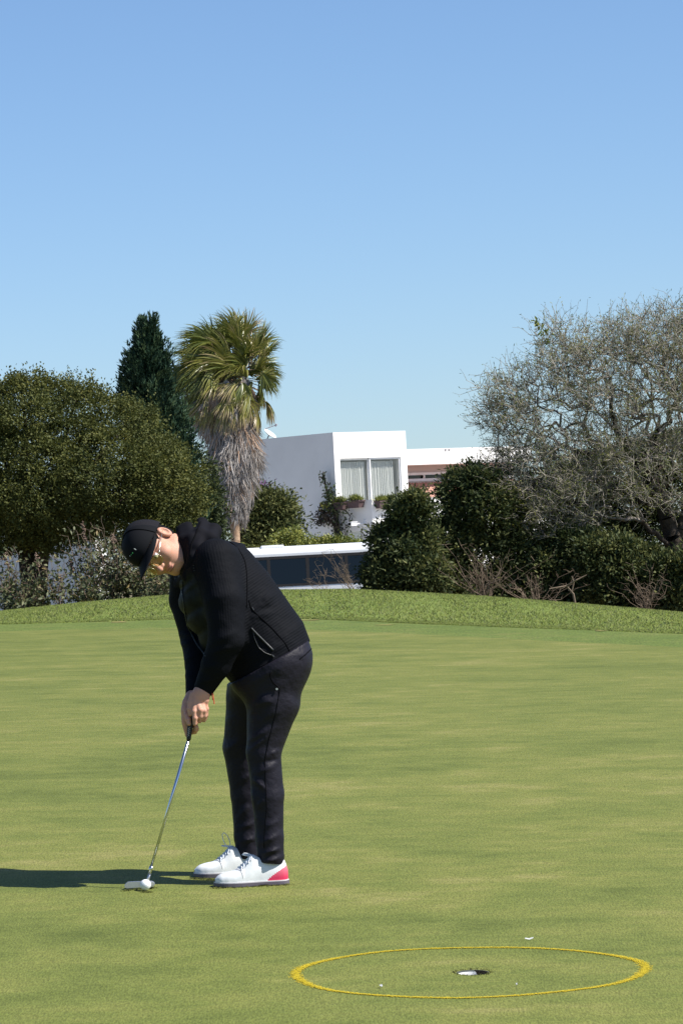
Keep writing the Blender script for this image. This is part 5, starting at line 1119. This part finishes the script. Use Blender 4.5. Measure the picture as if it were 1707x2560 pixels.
dH = smin(dH, cone(g, Hd(0, -.03, -.055), L(470, 1378, .0), .058, .064), .03)
for s_ in (-1, 1):
    ea = E((s_ * .079, -.012, .002), (.012, .021, .032)); ea = np.maximum(ea, -E((s_ * .090, -.008, .004), (.009, .013, .021))); dH = smin(dH, ea, .005)
VH, QH = surfnet(dH, og4, .0022); VH = relax(VH, QH, 1)
# hands
def cz(zx, zy): return 430 + zx * .0893, 1680 + zy * .0893
HZ = .0
def hp(zx, zy, lz): a = cz(zx, zy); return L(a[0], a[1], lz)
lo = np.array([L(452, 0, .2)[0], L(0, 1862, .2)[1], .05]); hi = np.array([L(540, 0, .2)[0], L(0, 1680, .2)[1], .30]); g, og5 = grid(lo, hi, .0018)
dLh = chain(g, [(hp(960, 200, .185), .030), (hp(890, 470, .192), .0265), (hp(790, 600, .203), .0265), (hp(700, 820, .212), .0225)], .015)
dLh = smin(dLh, chain(g, [(hp(890, 560, .198), .0245), (hp(890, 780, .205), .0215)], .01), .018)
for fg in ([(640, 880, .222, .0125), (632, 1110, .236, .0108), (648, 1290, .24, .0098), (645, 1450, .236, .0085)], [(735, 900, .222, .0125), (795, 1070, .238, .0108), (792, 1240, .232, .0102), (775, 1375, .214, .009)], [(840, 900, .216, .012), (903, 1085, .23, .0105), (912, 1230, .224, .0098), (897, 1350, .208, .0088)], [(920, 870, .205, .0115), (962, 1030, .205, .0098), (955, 1200, .198, .0088), (935, 1300, .19, .008)], [(600, 640, .205, .016), (530, 860, .214, .0135), (505, 1040, .222, .0115), (520, 1180, .224, .0095)]):
    dLh = smin(dLh, chain(g, [(hp(a, b, c_), r_) for a, b, c_, r_ in fg], .004), .006)
dRh = chain(g, [(hp(560, 700, .13), .027), (hp(500, 900, .155), .027), (hp(440, 1080, .172), .0225), (hp(420, 1400, .175), .019)], .015); dRh = smin(dRh, chain(g, [(hp(420, 1300, .172), .018), (hp(430, 1560, .172), .014), (hp(445, 1760, .172), .0105)], .01), .012)
for fg in ([(420, 1060, .188, .0135), (425, 1220, .206, .0125), (452, 1330, .218, .0108), (478, 1440, .224, .009)], [(440, 1620, .165, .0105), (520, 1690, .150, .0102), (640, 1660, .170, .0102), (682, 1600, .196, .0100), (690, 1545, .205, .0088)], [(430, 1480, .16, .0105), (520, 1520, .14, .010), (640, 1500, .158, .010), (672, 1440, .178, .009)], [(430, 1330, .155, .0105), (540, 1370, .135, .010), (660, 1340, .155, .0095)], [(440, 1200, .15, .0105), (560, 1220, .132, .0095), (690, 1200, .155, .0085)]):
    dRh = smin(dRh, chain(g, [(hp(a, b, c_), r_) for a, b, c_, r_ in fg], .004), .006)
dHn = np.minimum(dLh, dRh); VN, QN = surfnet(dHn, og5, .0018)
# the rest of the body under the clothes, coarse
lo = np.array([L(400, 0, 0)[0], L(0, 2195, 0)[1], -.32]); hi = np.array([L(800, 0, 0)[0], L(0, 1300, 0)[1], .34]); g, og6 = grid(lo, hi, .013)
dB, _, _ = loft(g, TS); dB = np.maximum(dB, hemcut(g, -.05)); dB = smin(smin(dB, chain(g, LARM, .03), .03), chain(g, RARM, .03), .03); dB = np.minimum(dB, np.minimum(chain(g, NL, .05), chain(g, FL, .05))); dB = smin(dB, cone(g, L(695, 1650, .07), L(695, 1650, -.07), .12, .12), .05)
VB, QB = surfnet(dB + .022, og6, .013)
VV = np.concatenate([VH, VN, VB]); QQ = np.concatenate([QH, QN + len(VH), QB + len(VH) + len(VN)])
body = P_obj('body', VV, QQ, M_skin)
FB = bvh(VH, QH)
# lips, brow, eyes
M_lip = mat('lips', (.42, .17, .14), .5, .4); M_eye = mat('eye_white', (.7, .68, .66), .3, .5); M_iris = mat('dark_iris', (.02, .012, .01), .2, .5)
def hbump(name, c_, r_, m, par, n=14):
    V = []; F_ = []
    for i in range(n // 2 + 1):
        for j in range(n):
            a, b = math.pi * i / (n // 2), 2 * math.pi * j / n; V.append(Hd(c_[0] + r_[0] * math.sin(a) * math.cos(b), c_[1] + r_[1] * math.sin(a) * math.sin(b), c_[2] + r_[2] * math.cos(a)))
    for i in range(n // 2):
        for j in range(n): F_.append((i * n + j, (i + 1) * n + j, (i + 1) * n + (j + 1) % n, i * n + (j + 1) % n))
    return P_obj(name, np.array(V), F_, m, par)
hbump('lip', (0, .0975, -.0495), (.023, .009, .0048), M_lip, body); hbump('lip', (0, .0945, -.0605), (.020, .009, .0055), M_lip, body)
for s_ in (-1, 1):
    e_ = hbump('eye', (s_ * .032, .088, .016), (.0125, .0125, .0115), M_eye, body); hbump('iris', (s_ * .032, .0985, .015), (.0052, .0028, .0052), M_iris, e_); hbump('eyebrow', (s_ * .033, .0995, .037), (.021, .006, .0045), M_hair, body)
# hair: thin cap of short hair below the cap edge
g, _ = grid(HC - np.array([.15, .16, .16]), HC + np.array([.16, .15, .17]), .0026); oh = HC - np.array([.15, .16, .16])
x, y, z = g; dl_, df_, du_ = [(x - HC[0]) * a_[0] + (y - HC[1]) * a_[1] + (z - HC[2]) * a_[2] for a_ in (hl, hf, hu)]
dHr = ellip(g, Hd(0, -.010, .043), (.0785, .100, .087), HA); dHr = smin(dHr, ellip(g, Hd(0, -.055, -.02), (.060, .045, .055), HA), .03); lim = np.maximum(df_ - (.028 + .35 * (du_ - .02)), -(du_ + .045 + .9 * (df_ + .02) * 0)); dHr = np.maximum(dHr, lim); dHr = np.maximum(dHr, -(np.sqrt((df_ + .008) ** 2 + (du_ - .0) ** 2) - .034) * 1.0)
VR, QR = surfnet(dHr, oh, .0026); P_obj('hair', VR, QR, M_hair)
# cap
def rim_u(f_): return .060 + .22 * (f_ - .10)
nA, nB = 64, 18; V = []; F_ = []; msk = []
for i in range(nB + 1):
    for j in range(nA):
        th = 2 * math.pi * j / nA; l0 = .0865 * math.sin(th); f0 = -.008 + .112 * math.cos(th); u_r = rim_u(f0); a = math.pi / 2 * i / nB
        hgt = .142 - u_r * 1.0
        V.append(Hd(l0 * math.cos(a) ** .72, -.008 + (f0 + .008) * math.cos(a) ** .72, u_r + hgt * math.sin(a) * (1 - .05 * math.cos(th) * 0)))
for i in range(nB):
    for j in range(nA): F_.append((i * nA + j, i * nA + (j + 1) % nA, (i + 1) * nA + (j + 1) % nA, (i + 1) * nA + j)); msk.append(math.cos(2 * math.pi * (j + .5) / nA) < -.05)
V = np.array(V); msk = np.array(msk); F_ = np.array(F_)
capo = part_of(V, F_, ~msk, 'cap', M_cap, person); so = capo.modifiers.new('t', 'SOLIDIFY'); so.thickness = .002; capo['label'] = 'black baseball cap'
bk = part_of(V, F_, msk, 'back_panel', M_mesh, capo)
CBv = bvh(V, F_)
# brim
nA, nB = 41, 10; V = []; F_ = []
for i in range(nB + 1):
    for j in range(nA):
        th = R(-72) + R(144) * j / (nA - 1); l0 = .0865 * math.sin(th); f0 = -.008 + .112 * math.cos(th); ext = .088 * max(0, math.cos(th * 1.22)) ** .55; s_ = i / nB
        ll = l0 * (1 - .06 * s_); ff = f0 + ext * s_; uu = rim_u(f0) - .0 - .06 * s_ * ext * 2 - 2.6 * (ll * ll) * (.25 + .75 * s_) * .9; V.append(Hd(ll, ff, uu + .001))
for i in range(nB):
    for j in range(nA - 1): F_.append((i * nA + j, (i + 1) * nA + j, (i + 1) * nA + j + 1, i * nA + j + 1))
br = P_obj('brim', np.array(V), F_, M_cap, capo); so = br.modifiers.new('t', 'SOLIDIFY'); so.thickness = .0035
def hpath(name, pts, r_, m, par, n=6): mb = MB(); mb.tube([toW(Hd(*p)) for p in pts], r_, n); return mb.build(name, m, par, smooth=True)
sm = []
for i in range(19):
    a = math.pi / 2 * i / 18; th = R(90); l0 = .0865 * math.sin(R(78)); f0 = -.008 + .112 * math.cos(R(78)); u_r = rim_u(f0); sm.append((l0 * math.cos(a) ** .72 * 1.008, -.008 + (f0 + .008) * math.cos(a) ** .72, u_r + (.142 - u_r) * math.sin(a) + .0008))
hpath('panel_seam', sm, .0022, M_seam, capo); hpath('panel_seam', [(-p[0], p[1], p[2]) for p in sm], .0022, M_seam, capo); hbump('top_button', (0, -.008, .143), (.008, .008, .004), M_cap, capo)
M_logo = mat('cap_print', (.5, .52, .52), .6, .3); M_logog = mat('cap_print_green', (.05, .30, .08), .6, .3)
for (px, py, dx_, dy_, m) in ((339, 1373, .005, .0014, M_logo), (333, 1382, .002, .002, M_logog), (330, 1386, .0022, .0012, M_logog), (327, 1389, .0016, .0012, M_logo)):
    q = on(CBv, px, py, .003)
    if q is not None: mb = MB(); a_ = R(-32); mb.box(q, [RC * math.cos(a_) + UC * math.sin(a_), UC * math.cos(a_) - RC * math.sin(a_), FW], (dx_, dy_, .0012)); mb.build('logo_mark', m, capo)
# sunglasses
M_gold = mat('thin_gold_frame', (.75, .68, .52), .18, .5, metal=1.0); M_lens = glass_mat('yellow_lens', (.80, .78, .48), .08, 1)
gl = hpath('sunglasses', [(-.012, .118, .014), (0, .122, .018), (.012, .118, .014)], .0016, M_gold, person); gl['label'] = 'thin-framed sunglasses with yellowish lenses'
for s_ in (-1, 1):
    ring_ = []
    for j in range(25):
        a = 2 * math.pi * j / 24; l_ = .034 + .0265 * math.cos(a) * (1 + .06 * math.sin(a)); u_ = .008 + .022 * math.sin(a); ring_.append((s_ * l_, .1195 - 3.4 * max(0, l_ - .012) ** 2, u_))
    fr = hpath('lens_rim', ring_, .0014, M_gold, gl); V = [Hd(*r_) for r_ in ring_[:-1]]; V.append(Hd(s_ * .034, .1185, .008)); P_obj('lens', np.array(V), [(j, (j + 1) % 24, 24) for j in range(24)], M_lens, fr)
    hpath('temple', [(s_ * .0615, .109, .012), (s_ * .071, .098, .013), (s_ * .0795, .04, .014), (s_ * .0815, -.012, .012), (s_ * .080, -.028, -.004)], .0019, M_gold, gl); hbump('hinge', (s_ * .0675, .104, .0125), (.006, .005, .0042), M_gold, gl)
# bracelet of orange-red string on the near wrist
M_string = mat('orange_red_string', (.55, .09, .045), .7, .3)
wc = hp(885, 500, .193); wd = unit(hp(780, 620, .203) - hp(940, 300, .187)); e1 = unit(np.cross(wd, np.array([0, 0, 1.0]))); e2 = np.cross(wd, e1); mb = MB()
mb.tube([toW(wc + (e1 * math.cos(a) + e2 * math.sin(a)) * .0305) for a in np.linspace(0, 2 * math.pi, 25)], .0016, 5); s0 = hp(1130, 560, .205)
mb.tube([toW(p) for p in (wc + e1 * .03 * (1 if e1[0] > 0 else -1), hp(1150, 600, .205), hp(1165, 750, .206), hp(1185, 900, .206))], .0022, 5); mb.tube([toW(p) for p in (hp(1130, 560, .205), hp(1120, 680, .206), hp(1150, 790, .206))], .0016, 5); mb.build('string_bracelet', M_string, person)
# shoes
M_shoe = mat('white_leather', (.74, .76, .78), .45, .45, noise=((.62, .64, .65), 22, 6), bump=(60, .15, .002)); M_sole = mat('grey_sole', (.12, .105, .13), .6, .3); M_welt = mat('pale_welt', (.62, .60, .60), .6, .3); M_red = mat('crimson_heel_patch', (.60, .05, .10), .5, .4); M_lace = mat('white_lace', (.66, .70, .76), .8, .2)
nb = M_red.node_tree; gt = nb.nodes.new('ShaderNodeAttribute'); gt.attribute_name = 'tone'; rp = nb.nodes.new('ShaderNodeValToRGB'); rp.color_ramp.elements[0].color = (.58, .03, .09, 1); rp.color_ramp.elements[1].color = (.66, .22, .27, 1); nb.links.new(gt.outputs['Fac'], rp.inputs[0]); nb.links.new(rp.outputs[0], nb.nodes[M_red['bsdf']].inputs['Base Color'])
SX = [0, .006, .02, .045, .075, .10, .125, .148, .165, .19, .22, .25, .27, .282, .288]; SWd = [.012, .024, .036, .0445, .048, .0475, .0445, .041, .039, .037, .0365, .0355, .031, .022, .012]; STp = [.026, .036, .046, .053, .058, .070, .094, .122, .112, .101, .098, .102, .102, .082, .045]
_sx = np.linspace(0, .288, 400); _ker = np.exp(-np.linspace(-2, 2, 41) ** 2); _ker /= _ker.sum()
def _smooth(v): q = np.interp(_sx, SX, v); return np.convolve(np.pad(q, 20, mode='edge'), _ker, 'valid')
SX, SWd, STp = _sx, np.maximum(_smooth(SWd) - .010 * np.exp(-_sx / .004) - .006 * np.exp(-(.288 - _sx) / .004), .006), _smooth(STp)
def shoe(toe, heel, lean, label):
    toe = np.array(toe); heel = np.array(heel); ex = unit(heel - toe); Ln_ = np.linalg.norm(heel - toe); sc_ = Ln_ / .288; gn = unit(np.array([-GB, -GC, 1.0])); ey = unit(gn - ex * gn.dot(ex)); ez = np.cross(ex, ey)
    def Sp(x, y, z): return toe + ex * x * sc_ + ey * (y + .001) + ez * z
    def up_(x, a): w_ = np.interp(x, SX, SWd); t_ = np.interp(x, SX, STp); s_ = math.sin(a); c_ = math.cos(a); return Sp(x, .017 + (t_ - .017) * s_ ** .8, w_ * (abs(c_) ** .62) * (1 if c_ > 0 else -1) * (1 - .28 * max(0, s_) ** 2 * (x > .11)))
    xs = np.linspace(0, .288, 150); nA = 60; V = [up_(x, math.pi * j / nA) for x in xs for j in range(nA + 1)]; F_ = []; red = []
    for i in range(len(xs) - 1):
        for j in range(nA):
            F_.append((i * (nA + 1) + j, i * (nA + 1) + j + 1, (i + 1) * (nA + 1) + j + 1, (i + 1) * (nA + 1) + j)); x = (xs[i] + xs[i + 1]) / 2; hgt = .017 + (np.interp(x, SX, STp) - .017) * math.sin(math.pi * (j + .5) / nA) ** .8
            red.append(x > .200 and hgt < .017 + .058 * ((x - .200) / .088) ** .75)
    V = np.array(V); F_ = np.array(F_); red = np.array(red)
    def wpart(sel, name, m, par, tone=None):
        fq = F_[sel]; u, inv = np.unique(fq.ravel(), return_inverse=True); return mesh_obj(name, V[u], inv.reshape(fq.shape).astype(np.int32), m, par, True, None if tone is None else tone[u])
    so_ = wpart(~red, 'shoe', M_shoe, person); so_['label'] = label
    tn = np.repeat(np.clip((xs - .2) / .088, 0, 1), nA + 1); hh = (V - toe) @ ey; tn = np.clip((hh - .03) / .06, 0, 1); wpart(red, 'heel_patch', M_red, so_, tn)
    for nm, y0, y1, ex_, m in (('sole', .0, .0145, .0045, M_sole), ('welt', .0145, .0185, .0025, M_welt)):
        xo = np.concatenate([np.linspace(0, .288, 40)]); pr_ = [(x, np.interp(x, SX, SWd) + ex_) for x in xo]; pr_[0] = (-ex_, .010); pr_[-1] = (.288 + ex_, .010); loop = [(x, w_) for x, w_ in pr_] + [(x, -w_) for x, w_ in pr_[::-1]]
        vv = [Sp(x, y0 + (.004 * (1 - x / .03) ** 2 if x < .03 and y0 == 0 else 0) + (.005 if .165 < x < .205 and y0 == 0 else 0), z) for x, z in loop] + [Sp(x, y1, z) for x, z in loop]; K = len(loop); ff = [(i, (i + 1) % K, K + (i + 1) % K, K + i) for i in range(K)] + [tuple(range(K - 1, -1, -1)), tuple(range(K, 2 * K))]; mesh_obj(nm, np.array(vv), ff, m, so_)
    for i, x in enumerate((.100, .110, .120, .130, .140)):
        mb = MB(); a0 = R(52); q = [up_(x + .004 * math.sin(k_), a) + ey * .003 for k_, a in enumerate(np.linspace(a0, math.pi - a0, 7))]; mb.tube(q, .0022, 5); mb.build('lace', M_lace, so_)
    mb = MB(); c0 = up_(.138, math.pi / 2) + ey * .004
    for sgn in (1, -1):
        lp = [c0 + (-ex * (.012 * math.sin(a) + .010 * (1 - math.cos(a))) + ey * ((lean if sgn > 0 else .004) * (1 - math.cos(a)) * .5) + ez * sgn * (.024 if sgn < 0 else .006) * math.sin(a / 2)) for a in np.linspace(0, 2 * math.pi, 17)]; mb.tube(lp, .0018, 5)
    mb.tube([c0, c0 + ez * .02 - ey * .004, c0 + ez * .034 - ey * .022 - ex * .01], .0018, 5); mb.build('lace_bow', M_lace, so_)
    # stitched vamp seam
    mb = MB(); mb.tube([up_(.085 + .02 * abs(math.cos(a)), a) + ey * .0008 for a in np.linspace(R(12), R(168), 21)], .0011, 5); mb.build('vamp_seam', M_welt, so_)
    return so_
shoe(G(538, 2217), G(720, 2208.5), .012, 'near white golf shoe with crimson heel patch'); shoe(G(487, 2193), G(668, 2185), .058, 'far white golf shoe, its toe in shade')

# ------------------------------------------------------------------ putter (held, a thing of its own)
M_grip = mat('black_rubber_grip', (.014, .014, .016), .55, .4, bump=(600, .3, .001)); M_shaft = mat('chrome_shaft', (.58, .60, .63), .16, .5, metal=1.0); M_head = mat('brushed_putter_head', (.58, .57, .58), .33, .5, metal=.85)
hg = G(350, 2223); hdY = hg[1]
put = thing('putter', 'steel putter with black grip held behind the ball', 'golf club', (hg[0], hg[1], float(zn(hg[0], hg[1]))))
gt_ = toW(hp(575, 900, .20)); gb = toW(hp(468, 1905, .205)); sb = P(377, 2172, hdY - .0); mb = MB(); mb.tube([gt_, lerp(gt_, gb, .5), lerp(gt_, gb, .95), gb], [.0128, .0118, .0092, .0085], 12); mb.build('grip', M_grip, put, smooth=True)
mb = MB(); mb.tube([gb, sb], [.0063, .0048], 12); mb.build('shaft', M_shaft, put, smooth=True)
hb_ = P(371, 2203, hdY); mb = MB(); mb.tube([lerp(sb, gb, .02), sb, P(375, 2184, hdY)], [.0072, .0075, .0068], 10); mb.build('ferrule', M_metal, put, smooth=True); mb = MB(); mb.tube([P(375, 2183, hdY), P(371, 2196, hdY), P(371, 2212, hdY)], [.0058, .0056, .0058], 10); mb.build('hosel', M_head, put, smooth=True)
# blade head: heel-toe profile with bevelled ends and a rear flange
hL = P(312, 2217, hdY); hR = P(388, 2212, hdY); ex = unit(hR - hL); ln_ = np.linalg.norm(hR - hL); ez = np.array([0, 0, 1.0]); ez = unit(ez - ex * ez.dot(ex)); ey = np.cross(ez, ex); zb = float(zn(hg[0], hg[1])) + .004
b0 = np.array([hL[0], hL[1], float(zn(hL[0], hL[1])) + .003]); prof = [(.0, .006), (.006, .001), (.95, .001), (1.0, .010), (.985, .018), (.90, .024), (.72, .0255), (.12, .0265), (.055, .022), (.0, .012)]; prof[1] = (.07, .001); V = []; K = len(prof)
for dep, ins in ((-.009, .0), (.003, 0), (.012, .25), (.028, .55)):
    for a, h_ in prof: V.append(b0 + ex * ln_ * (.5 + (a - .5) * (1 - .10 * ins)) + ez * (h_ * (1 - ins) + .004 * ins) + ey * dep)
F_ = [tuple(range(K)), tuple(range(4 * K - 1, 3 * K - 1, -1))] + [(r_ * K + i, (r_ + 1) * K + i, (r_ + 1) * K + (i + 1) % K, r_ * K + (i + 1) % K) for r_ in range(3) for i in range(K)]
o = mesh_obj('head', np.array(V), F_, M_head, put); bv = o.modifiers.new('b', 'BEVEL'); bv.width = .0012; bv.segments = 2
# printed marks on the grip
M_print = mat('grip_print', (.42, .42, .44), .6, .3); gd = unit(gb - gt_); sdv = unit(np.cross(gd, FW))
for i in range(9):
    c_ = lerp(gt_, gb, .66 + .027 * i); c_ = c_ - FW * (.0118 - .003 * (i / 9)); mb = MB(); s_ = 1 if i % 2 else -1; q = unit(gd + sdv * .9 * s_); mb.tube([c_ - q * .0045 - sdv * .002, c_ + q * .0045 - sdv * .002], .0007, 4); mb.build('grip_mark', M_print, put)
for o in list(bpy.data.objects):
    if '_w' in o: del o['_w']
